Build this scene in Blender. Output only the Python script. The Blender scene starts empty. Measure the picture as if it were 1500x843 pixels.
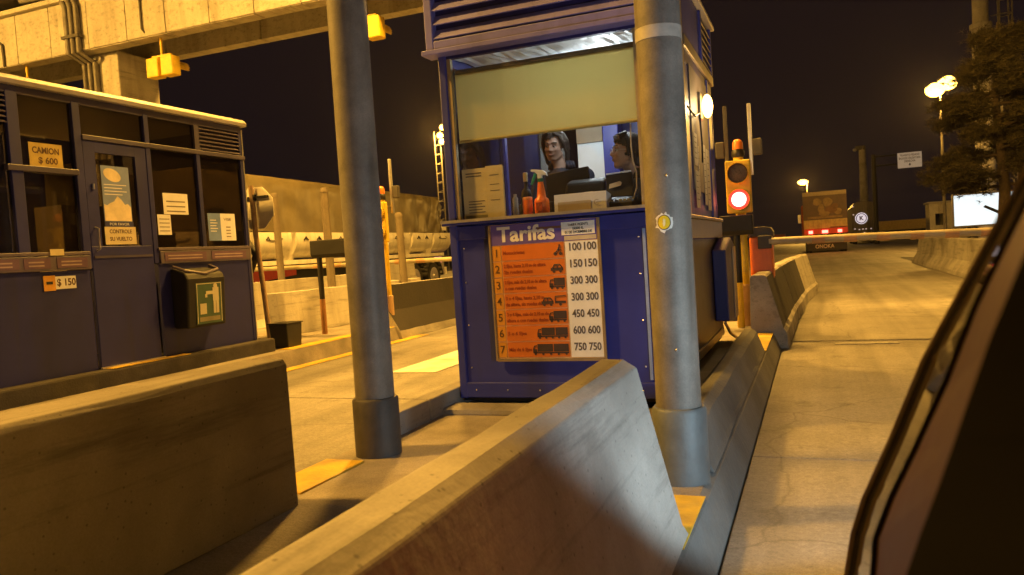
import bpy, math, random
from mathutils import Vector, Matrix
random.seed(7)
R = math.radians
sc = bpy.context.scene
col = sc.collection

# ------------------------------------------------------------------ camera
cam_d = bpy.data.cameras.new("camera")
cam = bpy.data.objects.new("camera", cam_d)
col.objects.link(cam)
sc.camera = cam
cam_d.sensor_width = 36.0
cam_d.lens = 1130.0 / 1500.0 * 36.0
cam_d.clip_start = 0.02
cam_d.clip_end = 1500
cam_d.dof.use_dof = True
cam_d.dof.focus_distance = 5.6
cam_d.dof.aperture_fstop = 6.5
# lane direction (+Y) seen right of centre, phone held with a few degrees of roll
fw = Vector((443.0, 78.5, 1130.0)).normalized()
rho = R(3.7)
upv = Vector((-math.sin(rho), math.cos(rho), 0))
upv.z = -(upv.x * fw.x + upv.y * fw.y) / fw.z
upv.normalize()
rt = upv.cross(fw)
B = Matrix((rt, fw, upv))          # rows: world x, y, z in camera (right, up, depth)
cam.matrix_world = Matrix((
    (B[0][0], B[0][1], -B[0][2], 0.0),
    (B[1][0], B[1][1], -B[1][2], 0.0),
    (B[2][0], B[2][1], -B[2][2], 1.15),
    (0, 0, 0, 1)))

# ------------------------------------------------------------------ world, moon, exposure
w = bpy.data.worlds.new("World")
sc.world = w
w.use_nodes = True
wn = w.node_tree.nodes
bg = wn["Background"]
bg.inputs[0].default_value = (0.0085, 0.0048, 0.0058, 1)   # town-lit night sky
bg.inputs[1].default_value = 1.0
sun_d = bpy.data.lights.new("moon", 'SUN')
sun_d.energy = 0.012
sun_d.angle = R(0.5)
sun_d.color = (0.8, 0.85, 1.0)
sun = bpy.data.objects.new("moon", sun_d)
sun.rotation_euler = (R(35), 0, R(-40))
col.objects.link(sun)
sc.view_settings.view_transform = 'Standard'
sc.view_settings.look = 'None'
sc.view_settings.exposure = -0.08
sc.view_settings.gamma = 1.0
sc.cycles.use_denoising = True
sc.cycles.max_bounces = 8
sc.cycles.transparent_max_bounces = 12
sc.cycles.sample_clamp_indirect = 4.0
SODIUM = (1.0, 0.505, 0.078)

# ------------------------------------------------------------------ materials
MATS = {}
def mat(name, color, rough=0.6, metal=0.0, var=0.25, scale=6.0, bump=0.0, bscale=60.0,
        dirt=0.0, dirt_col=(0.02, 0.015, 0.01), streak=False, spec=0.5, emit=None, estr=0.0, coat=0.0, fine=0.0):
    """procedural: base colour broken up by two noises, optional dirt patches/streaks, bump"""
    if name in MATS:
        return MATS[name]
    m = bpy.data.materials.new(name)
    m.use_nodes = True
    nt = m.node_tree
    N, L = nt.nodes, nt.links
    b = N["Principled BSDF"]
    b.inputs["Roughness"].default_value = rough
    b.inputs["Metallic"].default_value = metal
    b.inputs["Specular IOR Level"].default_value = spec
    b.inputs["Coat Weight"].default_value = coat
    tc = N.new("ShaderNodeTexCoord")
    n1 = N.new("ShaderNodeTexNoise")
    n1.inputs["Scale"].default_value = scale
    n1.inputs["Detail"].default_value = 8
    n1.inputs["Roughness"].default_value = 0.65
    L.new(tc.outputs["Object"], n1.inputs["Vector"])
    rp = N.new("ShaderNodeValToRGB")
    rp.color_ramp.elements[0].position = 0.3
    rp.color_ramp.elements[1].position = 0.72
    lo = [c * (1 - var) for c in color]
    hi = [min(1, c * (1 + var)) for c in color]
    rp.color_ramp.elements[0].color = (*lo, 1)
    rp.color_ramp.elements[1].color = (*hi, 1)
    L.new(n1.outputs["Fac"], rp.inputs["Fac"])
    out = rp.outputs["Color"]
    if fine > 0:
        n4 = N.new("ShaderNodeTexNoise")
        n4.inputs["Scale"].default_value = 150
        n4.inputs["Detail"].default_value = 3
        L.new(tc.outputs["Object"], n4.inputs["Vector"])
        mr = N.new("ShaderNodeMapRange")
        mr.inputs["From Min"].default_value = 0.3
        mr.inputs["From Max"].default_value = 0.7
        mr.inputs["To Min"].default_value = 1 - fine
        mr.inputs["To Max"].default_value = 1 + fine
        L.new(n4.outputs["Fac"], mr.inputs["Value"])
        mul = N.new("ShaderNodeMix"); mul.data_type = 'RGBA'; mul.blend_type = 'MULTIPLY'
        mul.inputs["Factor"].default_value = 1
        L.new(out, mul.inputs["A"]); L.new(mr.outputs["Result"], mul.inputs["B"])
        out = mul.outputs["Result"]
    if dirt > 0:
        mp = N.new("ShaderNodeMapping")
        mp.inputs["Scale"].default_value = (1, 1, 0.12 if streak else 1)
        L.new(tc.outputs["Object"], mp.inputs["Vector"])
        n2 = N.new("ShaderNodeTexNoise")
        n2.inputs["Scale"].default_value = scale * (1.6 if streak else 0.45)
        n2.inputs["Detail"].default_value = 6
        n2.inputs["Distortion"].default_value = 0.6
        L.new(mp.outputs["Vector"], n2.inputs["Vector"])
        r2 = N.new("ShaderNodeValToRGB")
        r2.color_ramp.elements[0].position = 0.48
        r2.color_ramp.elements[1].position = 0.72
        r2.color_ramp.elements[0].color = (0, 0, 0, 1)
        r2.color_ramp.elements[1].color = (dirt, dirt, dirt, 1)
        L.new(n2.outputs["Fac"], r2.inputs["Fac"])
        mx = N.new("ShaderNodeMix"); mx.data_type = 'RGBA'
        L.new(r2.outputs["Color"], mx.inputs["Factor"])
        L.new(out, mx.inputs["A"])
        mx.inputs["B"].default_value = (*dirt_col, 1)
        out = mx.outputs["Result"]
    L.new(out, b.inputs["Base Color"])
    rr = N.new("ShaderNodeMapRange")
    rr.inputs["To Min"].default_value = max(0.02, rough - 0.12)
    rr.inputs["To Max"].default_value = min(1, rough + 0.12)
    L.new(n1.outputs["Fac"], rr.inputs["Value"])
    L.new(rr.outputs["Result"], b.inputs["Roughness"])
    if bump > 0:
        n3 = N.new("ShaderNodeTexNoise")
        n3.inputs["Scale"].default_value = bscale
        n3.inputs["Detail"].default_value = 5
        L.new(tc.outputs["Object"], n3.inputs["Vector"])
        bp = N.new("ShaderNodeBump")
        bp.inputs["Strength"].default_value = bump
        bp.inputs["Distance"].default_value = 0.01
        L.new(n3.outputs["Fac"], bp.inputs["Height"])
        L.new(bp.outputs["Normal"], b.inputs["Normal"])
    if emit:
        b.inputs["Emission Color"].default_value = (*emit, 1)
        b.inputs["Emission Strength"].default_value = estr
    MATS[name] = m
    return m

def glass(name, tint=(1, 1, 1), refl=1.0, dirtm=0.06, dcol=(0.25, 0.2, 0.15)):
    if name in MATS:
        return MATS[name]
    m = bpy.data.materials.new(name)
    m.use_nodes = True
    nt = m.node_tree
    N, L = nt.nodes, nt.links
    N.remove(N["Principled BSDF"])
    o = N["Material Output"]
    tr = N.new("ShaderNodeBsdfTransparent"); tr.inputs[0].default_value = (*tint, 1)
    gl = N.new("ShaderNodeBsdfGlossy"); gl.inputs["Roughness"].default_value = 0.03
    df = N.new("ShaderNodeBsdfDiffuse"); df.inputs[0].default_value = (*dcol, 1)
    fr = N.new("ShaderNodeLayerWeight"); fr.inputs["Blend"].default_value = 0.5
    pw = N.new("ShaderNodeMath"); pw.operation = 'POWER'; pw.inputs[1].default_value = 4.0
    L.new(fr.outputs["Facing"], pw.inputs[0])
    mu = N.new("ShaderNodeMath"); mu.operation = 'MULTIPLY_ADD'; mu.inputs[1].default_value = 0.7 * refl; mu.inputs[2].default_value = 0.03 * refl
    mu.use_clamp = True
    L.new(pw.outputs[0], mu.inputs[0])
    m1 = N.new("ShaderNodeMixShader")
    L.new(mu.outputs[0], m1.inputs[0]); L.new(tr.outputs[0], m1.inputs[1]); L.new(gl.outputs[0], m1.inputs[2])
    tc = N.new("ShaderNodeTexCoord")
    no = N.new("ShaderNodeTexNoise"); no.inputs["Scale"].default_value = 5; no.inputs["Detail"].default_value = 6
    L.new(tc.outputs["Object"], no.inputs["Vector"])
    m3 = N.new("ShaderNodeMath"); m3.operation = 'MULTIPLY'; m3.inputs[1].default_value = dirtm * 2
    L.new(no.outputs["Fac"], m3.inputs[0])
    m2 = N.new("ShaderNodeMixShader")
    L.new(m3.outputs[0], m2.inputs[0]); L.new(m1.outputs[0], m2.inputs[1]); L.new(df.outputs[0], m2.inputs[2])
    L.new(m2.outputs[0], o.inputs[0])
    MATS[name] = m
    return m

def emission(name, color, strength):
    if name in MATS:
        return MATS[name]
    m = bpy.data.materials.new(name)
    m.use_nodes = True
    N, L = m.node_tree.nodes, m.node_tree.links
    b = N["Principled BSDF"]
    b.inputs["Base Color"].default_value = (*[c * 0.5 for c in color], 1)
    b.inputs["Emission Color"].default_value = (*color, 1)
    b.inputs["Emission Strength"].default_value = strength
    MATS[name] = m
    return m

concrete = mat("concrete", (0.33, 0.31, 0.28), 0.88, var=0.28, scale=1.8, bump=0.3, bscale=30, dirt=0.8, dirt_col=(0.11, 0.095, 0.08), fine=0.08)
concrete_mid = mat("smeared_concrete", (0.26, 0.235, 0.2), 0.88, var=0.3, scale=1.3, bump=0.3, bscale=30, dirt=0.85, dirt_col=(0.09, 0.07, 0.05), fine=0.08)
concrete_dark = mat("tyre_marked_concrete", (0.20, 0.185, 0.17), 0.85, var=0.3, scale=2.6, bump=0.5, bscale=40, dirt=0.75, dirt_col=(0.035, 0.03, 0.026), fine=0.2)
concrete_pale = mat("pale_precast_concrete", (0.44, 0.41, 0.35), 0.9, var=0.16, scale=2.2, bump=0.35, bscale=35, dirt=0.5, dirt_col=(0.2, 0.17, 0.12), streak=True, fine=0.12)
road_c = mat("worn_concrete_paving", (0.27, 0.25, 0.22), 0.66, var=0.32, scale=0.9, bump=0.35, bscale=70, dirt=0.55, dirt_col=(0.09, 0.078, 0.062), fine=0.22)
asphalt = mat("asphalt", (0.085, 0.08, 0.075), 0.85, var=0.3, scale=1.2, bump=0.5, bscale=90, dirt=0.4, dirt_col=(0.03, 0.028, 0.025), fine=0.3)
def add_wear(m, pits=0.5, scrape=0.5):
    """air-hole pits and long dark scrapes along the barrier"""
    N, L = m.node_tree.nodes, m.node_tree.links
    b = N["Principled BSDF"]
    src = b.inputs["Base Color"].links[0].from_socket
    tc = N.new("ShaderNodeTexCoord")
    vo = N.new("ShaderNodeTexVoronoi"); vo.inputs["Scale"].default_value = 26
    L.new(tc.outputs["Object"], vo.inputs["Vector"])
    r1 = N.new("ShaderNodeValToRGB")
    r1.color_ramp.elements[0].position = 0.07; r1.color_ramp.elements[1].position = 0.14
    r1.color_ramp.elements[0].color = (1 - pits,) * 3 + (1,); r1.color_ramp.elements[1].color = (1, 1, 1, 1)
    L.new(vo.outputs["Distance"], r1.inputs["Fac"])
    mp = N.new("ShaderNodeMapping"); mp.inputs["Scale"].default_value = (6, 0.7, 9)
    L.new(tc.outputs["Object"], mp.inputs["Vector"])
    n = N.new("ShaderNodeTexNoise"); n.inputs["Scale"].default_value = 1.6; n.inputs["Detail"].default_value = 9; n.inputs["Roughness"].default_value = 0.7
    L.new(mp.outputs["Vector"], n.inputs["Vector"])
    r2 = N.new("ShaderNodeValToRGB")
    r2.color_ramp.elements[0].position = 0.52; r2.color_ramp.elements[1].position = 0.70
    r2.color_ramp.elements[0].color = (1, 1, 1, 1); r2.color_ramp.elements[1].color = (1 - scrape,) * 3 + (1,)
    L.new(n.outputs["Fac"], r2.inputs["Fac"])
    a = src
    for r in (r1, r2):
        mx = N.new("ShaderNodeMix"); mx.data_type = 'RGBA'; mx.blend_type = 'MULTIPLY'; mx.inputs["Factor"].default_value = 1
        L.new(a, mx.inputs["A"]); L.new(r.outputs["Color"], mx.inputs["B"])
        a = mx.outputs["Result"]
    L.new(a, b.inputs["Base Color"])
for _m in (concrete, concrete_mid, concrete_dark, concrete_pale):
    add_wear(_m, 0.45, 0.45)
def add_tracks(m, lanes, strength=0.55):
    """dark longitudinal tyre/oil streaks and patches worn into the paving"""
    N, L = m.node_tree.nodes, m.node_tree.links
    b = N["Principled BSDF"]
    src = b.inputs["Base Color"].links[0].from_socket
    tc = N.new("ShaderNodeTexCoord")
    mp = N.new("ShaderNodeMapping"); mp.inputs["Scale"].default_value = (2.6, 0.10, 1)
    L.new(tc.outputs["Object"], mp.inputs["Vector"])
    n = N.new("ShaderNodeTexNoise"); n.inputs["Scale"].default_value = 1.0; n.inputs["Detail"].default_value = 7; n.inputs["Roughness"].default_value = 0.6
    L.new(mp.outputs["Vector"], n.inputs["Vector"])
    r = N.new("ShaderNodeValToRGB")
    r.color_ramp.elements[0].position = 0.40; r.color_ramp.elements[1].position = 0.66
    r.color_ramp.elements[0].color = (1, 1, 1, 1); r.color_ramp.elements[1].color = (1 - strength, 1 - strength, 1 - strength, 1)
    L.new(n.outputs["Fac"], r.inputs["Fac"])
    mx = N.new("ShaderNodeMix"); mx.data_type = 'RGBA'; mx.blend_type = 'MULTIPLY'; mx.inputs["Factor"].default_value = 1
    L.new(src, mx.inputs["A"]); L.new(r.outputs["Color"], mx.inputs["B"])
    out = mx.outputs["Result"]
    # oil spots and stains, hairline cracks
    n2 = N.new("ShaderNodeTexNoise"); n2.inputs["Scale"].default_value = 2.8; n2.inputs["Detail"].default_value = 8; n2.inputs["Roughness"].default_value = 0.72
    L.new(tc.outputs["Object"], n2.inputs["Vector"])
    r2 = N.new("ShaderNodeValToRGB")
    r2.color_ramp.elements[0].position = 0.55; r2.color_ramp.elements[1].position = 0.70
    r2.color_ramp.elements[0].color = (1, 1, 1, 1); r2.color_ramp.elements[1].color = (.5, .49, .48, 1)
    L.new(n2.outputs["Fac"], r2.inputs["Fac"])
    nd = N.new("ShaderNodeTexNoise"); nd.inputs["Scale"].default_value = 1.5; nd.inputs["Detail"].default_value = 5
    L.new(tc.outputs["Object"], nd.inputs["Vector"])
    ad = N.new("ShaderNodeMix"); ad.data_type = 'RGBA'; ad.blend_type = 'ADD'; ad.inputs["Factor"].default_value = 0.5
    L.new(tc.outputs["Object"], ad.inputs["A"]); L.new(nd.outputs["Color"], ad.inputs["B"])
    vo = N.new("ShaderNodeTexVoronoi"); vo.feature = 'DISTANCE_TO_EDGE'; vo.inputs["Scale"].default_value = 0.55
    L.new(ad.outputs["Result"], vo.inputs["Vector"])
    r3 = N.new("ShaderNodeValToRGB")
    r3.color_ramp.elements[0].position = 0.0; r3.color_ramp.elements[1].position = 0.007
    r3.color_ramp.elements[0].color = (.66, .65, .64, 1); r3.color_ramp.elements[1].color = (1, 1, 1, 1)
    L.new(vo.outputs["Distance"], r3.inputs["Fac"])
    n5 = N.new("ShaderNodeTexNoise"); n5.inputs["Scale"].default_value = 38; n5.inputs["Detail"].default_value = 3
    L.new(tc.outputs["Object"], n5.inputs["Vector"])
    r5 = N.new("ShaderNodeValToRGB")
    r5.color_ramp.elements[0].position = 0.3; r5.color_ramp.elements[1].position = 0.7
    r5.color_ramp.elements[0].color = (.72, .72, .72, 1); r5.color_ramp.elements[1].color = (1.0, 1.0, 1.0, 1)
    L.new(n5.outputs["Fac"], r5.inputs["Fac"])
    for rr_ in (r2, r3, r5):
        m4 = N.new("ShaderNodeMix"); m4.data_type = 'RGBA'; m4.blend_type = 'MULTIPLY'; m4.inputs["Factor"].default_value = 1
        L.new(out, m4.inputs["A"]); L.new(rr_.outputs["Color"], m4.inputs["B"])
        out = m4.outputs["Result"]
    L.new(out, b.inputs["Base Color"])
add_tracks(road_c, None, 0.36)
island_m = mat("island_concrete", (0.25, 0.22, 0.18), 0.85, var=0.3, scale=3.0, bump=0.5, bscale=50, dirt=0.6, dirt_col=(0.07, 0.055, 0.04), fine=0.2)
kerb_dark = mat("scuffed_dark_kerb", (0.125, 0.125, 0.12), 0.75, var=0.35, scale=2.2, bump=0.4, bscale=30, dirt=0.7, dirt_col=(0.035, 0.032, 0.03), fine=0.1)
kerb_yellow = mat("worn_yellow_paint", (0.62, 0.40, 0.03), 0.6, var=0.25, scale=7, bump=0.3, dirt=0.75, dirt_col=(0.16, 0.11, 0.05))
white_paint = mat("worn_white_paint", (0.62, 0.6, 0.54), 0.6, var=0.2, scale=5, dirt=0.7, dirt_col=(0.22, 0.2, 0.17))
booth_blue = mat("booth_blue_paint", (0.033, 0.042, 0.27), 0.42, var=0.22, scale=2, dirt=0.6, dirt_col=(0.03, 0.028, 0.06), streak=True, bump=0.06, bscale=15)
booth_navy = mat("dark_navy_paint", (0.012, 0.013, 0.11), 0.5, var=0.2, scale=3, dirt=0.45, dirt_col=(0.018, 0.015, 0.025), streak=True, bump=0.06, bscale=15)
louver_m = mat("faded_blue_louver", (0.15, 0.14, 0.42), 0.5, var=0.14, scale=5, dirt=0.4, dirt_col=(0.09, 0.08, 0.12), streak=True)
trim_m = mat("grey_violet_trim", (0.12, 0.095, 0.12), 0.45, var=0.2, scale=5, dirt=0.4, dirt_col=(0.06, 0.05, 0.06))
steel = mat("galvanised_steel", (0.19, 0.175, 0.155), 0.62, metal=0.2, var=0.4, scale=5, dirt=0.65, dirt_col=(0.095, 0.078, 0.06), streak=True, bump=0.12, bscale=30, fine=0.1)
steel_dark = mat("painted_pole_foot", (0.075, 0.066, 0.058), 0.6, metal=0.2, var=0.3, scale=6, dirt=0.5, dirt_col=(0.04, 0.035, 0.03), bump=0.15)
steel_cool = mat("grey_blue_pole_foot", (0.13, 0.145, 0.15), 0.55, metal=0.2, var=0.25, scale=6, dirt=0.5, dirt_col=(0.08, 0.075, 0.07), bump=0.15)
alu = mat("brushed_aluminium", (0.55, 0.53, 0.5), 0.35, metal=0.8, var=0.15, scale=9)
roof_edge = mat("off_white_roof_edge", (0.38, 0.35, 0.32), 0.4, var=0.15, scale=4, dirt=0.3, dirt_col=(0.3, 0.25, 0.2))
dark_in = mat("dark_interior", (0.035, 0.03, 0.03), 0.8, var=0.3)
tan_in = mat("tan_interior_panel", (0.32, 0.25, 0.16), 0.7, var=0.2)
black_pl = mat("black_plastic", (0.02, 0.019, 0.018), 0.42, var=0.25, scale=12)
black_mt = mat("black_sheet_metal", (0.016, 0.015, 0.016), 0.55, var=0.3, scale=6, dirt=0.3, dirt_col=(0.035, 0.03, 0.025), spec=0.3)
rubber = mat("rubber", (0.022, 0.02, 0.019), 0.85, var=0.3, bump=0.3)
yellow_sig = mat("signal_yellow_paint", (0.75, 0.50, 0.03), 0.5, var=0.18, scale=8, dirt=0.35, dirt_col=(0.35, 0.2, 0.03), bump=0.08)
orange_p = mat("orange_cabinet_paint", (0.72, 0.17, 0.03), 0.45, var=0.18, scale=4, dirt=0.35, dirt_col=(0.35, 0.08, 0.02), streak=True)
orange_pl = mat("orange_plastic", (0.85, 0.17, 0.02), 0.38, var=0.1, scale=12)
paper = mat("white_paper", (0.74, 0.72, 0.66), 0.75, var=0.08, scale=8)
paper_tan = mat("yellowed_paper", (0.62, 0.52, 0.28), 0.6, var=0.12, scale=6)
paper_old = mat("aged_paper", (0.5, 0.44, 0.33), 0.75, var=0.15, scale=10)
ink = mat("black_ink", (0.025, 0.023, 0.02), 0.7, var=0.1)
ink_soft = mat("faded_ink", (0.16, 0.13, 0.09), 0.8, var=0.2)
g_clear = glass("window_glass", (0.97, 0.98, 0.97), 1.0, 0.02)
g_dark = glass("tinted_dirty_glass", (0.5, 0.47, 0.44), 1.2, 0.05, (0.12, 0.09, 0.07))
g_car = glass("car_glass", (0.6, 0.62, 0.6), 1.4, 0.02)
skin = mat("skin", (0.36, 0.215, 0.15), 0.5, var=0.1, scale=20)
hair_d = mat("black_hair", (0.018, 0.014, 0.012), 0.42, var=0.4, scale=40, bump=0.6, bscale=90)
hair_b = mat("dark_blond_hair", (0.05, 0.037, 0.027), 0.45, var=0.45, scale=40, bump=0.6, bscale=90)
jacket = mat("navy_jacket", (0.022, 0.024, 0.042), 0.75, var=0.3, scale=14, bump=0.3, bscale=25)
jacket_b = mat("black_jacket", (0.016, 0.015, 0.016), 0.7, var=0.3, scale=14, bump=0.4, bscale=18)
tarp = mat("tan_tarpaulin", (0.15, 0.125, 0.07), 0.36, var=0.25, scale=1.6, dirt=0.4, dirt_col=(0.08, 0.062, 0.035), bump=1.0, bscale=3.5)
white_body = mat("white_truck_paint", (0.74, 0.70, 0.60), 0.45, var=0.12, scale=3, dirt=0.35, dirt_col=(0.3, 0.24, 0.16), streak=True)
car_red = mat("red_car_paint", (0.26, 0.028, 0.018), 0.3, var=0.06, scale=5, coat=0.6)
bark = mat("bark", (0.09, 0.065, 0.045), 0.9, var=0.35, scale=12, bump=0.8, bscale=30)
leaf = mat("pine_needles", (0.10, 0.085, 0.042), 0.7, var=0.45, scale=2.5)
leaf2 = mat("dry_pine_needles", (0.13, 0.105, 0.05), 0.75, var=0.4, scale=2.5)

# ------------------------------------------------------------------ mesh builder (world coordinates)
class MB:
    def __init__(s):
        s.v = []; s.f = []; s.mi = []; s.cur = 0
    def add(s, vs, fs):
        o = len(s.v)
        s.v += [tuple(p) for p in vs]
        s.f += [tuple(i + o for i in f) for f in fs]
        s.mi += [s.cur] * len(fs)
        return s
    def box(s, x0, x1, y0, y1, z0, z1):
        v = [(x, y, z) for z in (z0, z1) for y in (y0, y1) for x in (x0, x1)]
        return s.add(v, [(0, 2, 3, 1), (4, 5, 7, 6), (0, 1, 5, 4), (2, 6, 7, 3), (0, 4, 6, 2), (1, 3, 7, 5)])
    def obox(s, c, ax, ay, az, hx, hy, hz):
        c = Vector(c); ax = Vector(ax).normalized() * hx; ay = Vector(ay).normalized() * hy; az = Vector(az).normalized() * hz
        v = [c + ax * i + ay * j + az * k for k in (-1, 1) for j in (-1, 1) for i in (-1, 1)]
        return s.add(v, [(0, 2, 3, 1), (4, 5, 7, 6), (0, 1, 5, 4), (2, 6, 7, 3), (0, 4, 6, 2), (1, 3, 7, 5)])
    def prism(s, pts0, pts1):
        """two matching closed loops of 3D points joined into a solid"""
        n = len(pts0)
        v = list(pts0) + list(pts1)
        f = [(i, (i + 1) % n, n + (i + 1) % n, n + i) for i in range(n)]
        f += [tuple(range(n - 1, -1, -1)), tuple(range(n, 2 * n))]
        return s.add(v, f)
    def ext_y(s, prof, y0, y1, dx=0.0):
        return s.prism([(x, y0, z) for x, z in prof], [(x + dx, y1, z) for x, z in prof])
    def ext_x(s, prof, x0, x1):
        return s.prism([(x0, y, z) for y, z in prof], [(x1, y, z) for y, z in prof])
    def ext_z(s, prof, z0, z1):
        return s.prism([(x, y, z0) for x, y in prof], [(x, y, z1) for x, y in prof])
    def tube(s, p0, p1, r0, r1=None, n=12):
        return s.path([p0, p1], [r0, r0 if r1 is None else r1], n)
    def path(s, pts, r, n=8):
        pts = [Vector(p) for p in pts]
        k = len(pts)
        rs = r if isinstance(r, (list, tuple)) else [r] * k
        vs = []
        u = None
        for i, p in enumerate(pts):
            d = (pts[min(i + 1, k - 1)] - pts[max(i - 1, 0)]).normalized()
            if u is None:
                u = d.orthogonal().normalized()
            u = (u - d * u.dot(d)).normalized()
            q = d.cross(u)
            vs += [p + (u * math.cos(2 * math.pi * j / n) + q * math.sin(2 * math.pi * j / n)) * rs[i] for j in range(n)]
        fs = [(i * n + j, i * n + (j + 1) % n, (i + 1) * n + (j + 1) % n, (i + 1) * n + j) for i in range(k - 1) for j in range(n)]
        fs += [tuple(range(n - 1, -1, -1)), tuple((k - 1) * n + j for j in range(n))]
        return s.add(vs, fs)
    def lathe(s, prof, c, n=20, axis='z'):
        """prof: (radius, height) pairs bottom to top"""
        vs = []
        for r, h in prof:
            for j in range(n):
                a = 2 * math.pi * j / n
                x, y = r * math.cos(a), r * math.sin(a)
                p = {'z': (x, y, h), 'y': (x, h, y), 'x': (h, x, y)}[axis]
                vs.append((c[0] + p[0], c[1] + p[1], c[2] + p[2]))
        k = len(prof)
        fs = [(i * n + j, i * n + (j + 1) % n, (i + 1) * n + (j + 1) % n, (i + 1) * n + j) for i in range(k - 1) for j in range(n)]
        fs += [tuple(range(n - 1, -1, -1)), tuple((k - 1) * n + j for j in range(n))]
        return s.add(vs, fs)
    def ball(s, c, r, nu=16, nv=10, M=None):
        c = Vector(c)
        rx, ry, rz = r if isinstance(r, (list, tuple)) else (r, r, r)
        vs = [Vector((0, 0, -rz))]
        for i in range(1, nv):
            t = math.pi * i / nv
            for j in range(nu):
                a = 2 * math.pi * j / nu
                vs.append(Vector((rx * math.sin(t) * math.cos(a), ry * math.sin(t) * math.sin(a), -rz * math.cos(t))))
        vs.append(Vector((0, 0, rz)))
        if M is not None:
            vs = [M @ p for p in vs]
        vs = [c + p for p in vs]
        fs = [(0, 1 + (j + 1) % nu, 1 + j) for j in range(nu)]
        for i in range(nv - 2):
            a, b = 1 + i * nu, 1 + (i + 1) * nu
            fs += [(a + j, a + (j + 1) % nu, b + (j + 1) % nu, b + j) for j in range(nu)]
        a = 1 + (nv - 2) * nu; t = len(vs) - 1
        fs += [(a + j, a + (j + 1) % nu, t) for j in range(nu)]
        return s.add(vs, fs)
    def quad(s, a, b, c, d):
        return s.add([a, b, c, d], [(0, 1, 2, 3)])

def origin(o):
    while o.parent:
        o = o.parent
    return o.location
def tag(o, label=None, cat=None, group=None, kind=None):
    for k, val in (("label", label), ("category", cat), ("group", group), ("kind", kind)):
        if val:
            o[k] = val
    return o
def thing(name, label, cat, loc=(0, 0, 0), group=None):
    o = bpy.data.objects.new(name, None)
    o.empty_display_size = 0.1
    col.objects.link(o)
    o.location = loc
    return tag(o, label, cat, group)
def obj(name, mb, m, parent=None, bevel=0.0, smooth=None, base=None, seg=2):
    """link one mesh; verts are given in world coordinates"""
    me = bpy.data.meshes.new(name)
    if parent is not None:
        og = Vector(origin(parent))
    elif base is not None:
        og = Vector(base)
    else:
        og = Vector((0, 0, 0))
    me.from_pydata([(p[0] - og.x, p[1] - og.y, p[2] - og.z) for p in mb.v], [], mb.f)
    ms = m if isinstance(m, (list, tuple)) else [m]
    for k in ms:
        me.materials.append(k)
    if len(ms) > 1:
        me.polygons.foreach_set("material_index", mb.mi)
    me.validate()
    if smooth is not None:
        me.shade_smooth()
        me.set_sharp_from_angle(angle=R(smooth))
    o = bpy.data.objects.new(name, me)
    col.objects.link(o)
    if parent is not None:
        o.parent = parent
    else:
        o.location = og
    if bevel > 0:
        bv = o.modifiers.new("bevel", 'BEVEL')
        bv.width = bevel; bv.segments = seg; bv.limit_method = 'ANGLE'; bv.angle_limit = R(40)
    return o
def box(name, x0, x1, y0, y1, z0, z1, m, parent=None, bevel=0.0, **k):
    return obj(name, MB().box(x0, x1, y0, y1, z0, z1), m, parent, bevel, **k)
def copy_tree(o, parent=None):
    c = o.copy()
    col.objects.link(c)
    if parent is not None:
        c.parent = parent
    for ch in list(o.children):
        copy_tree(ch, c)
    return c
FACE = {'-y': (Vector((1, 0, 0)), Vector((0, 0, 1))), 'x': (Vector((0, 1, 0)), Vector((0, 0, 1)))}
def text(s, size, loc, m, parent, face='-y', name="lettering", align='CENTER', bold=0.0, depth=0.0006, width=None, tilt=0.0):
    cu = bpy.data.curves.new("t", 'FONT')
    cu.body = s; cu.size = size; cu.align_x = align; cu.align_y = 'CENTER'
    cu.extrude = depth; cu.offset = bold; cu.resolution_u = 3
    ob = bpy.data.objects.new("t", cu)
    col.objects.link(ob)
    dg = bpy.context.evaluated_depsgraph_get()
    me = ob.evaluated_get(dg).to_mesh()
    r, u = FACE[face]
    if tilt:
        r, u = r * math.cos(tilt) + u * math.sin(tilt), u * math.cos(tilt) - r * math.sin(tilt)
    n = r.cross(u)
    mb = MB()
    xs = [v.co.x for v in me.vertices] or [0]
    k = 1.0 if width is None else width / max(1e-5, max(xs) - min(xs))
    P = Vector(loc)
    mb.add([P + r * v.co.x * k + u * v.co.y + n * v.co.z for v in me.vertices], [tuple(p.vertices) for p in me.polygons])
    ob.evaluated_get(dg).to_mesh_clear()
    bpy.data.objects.remove(ob)
    bpy.data.curves.remove(cu)
    return obj(name, mb, m, parent)
def lamp(name, kind, loc, energy, color, parent, size=0.1, aim=None, spot=None, blend=0.5):
    d = bpy.data.lights.new(name, kind)
    d.energy = energy; d.color = color
    if kind == 'AREA':
        d.size = size
    else:
        d.shadow_soft_size = size
    if kind == 'SPOT':
        d.spot_size = spot; d.spot_blend = blend
    o = bpy.data.objects.new(name, d)
    col.objects.link(o)
    og = Vector(origin(parent)) if parent else Vector((0, 0, 0))
    o.location = Vector(loc) - og
    if aim is not None:
        o.rotation_euler = (Vector(aim) - Vector(loc)).to_track_quat('-Z', 'Y').to_euler()
    if parent:
        o.parent = parent
    return o

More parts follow.
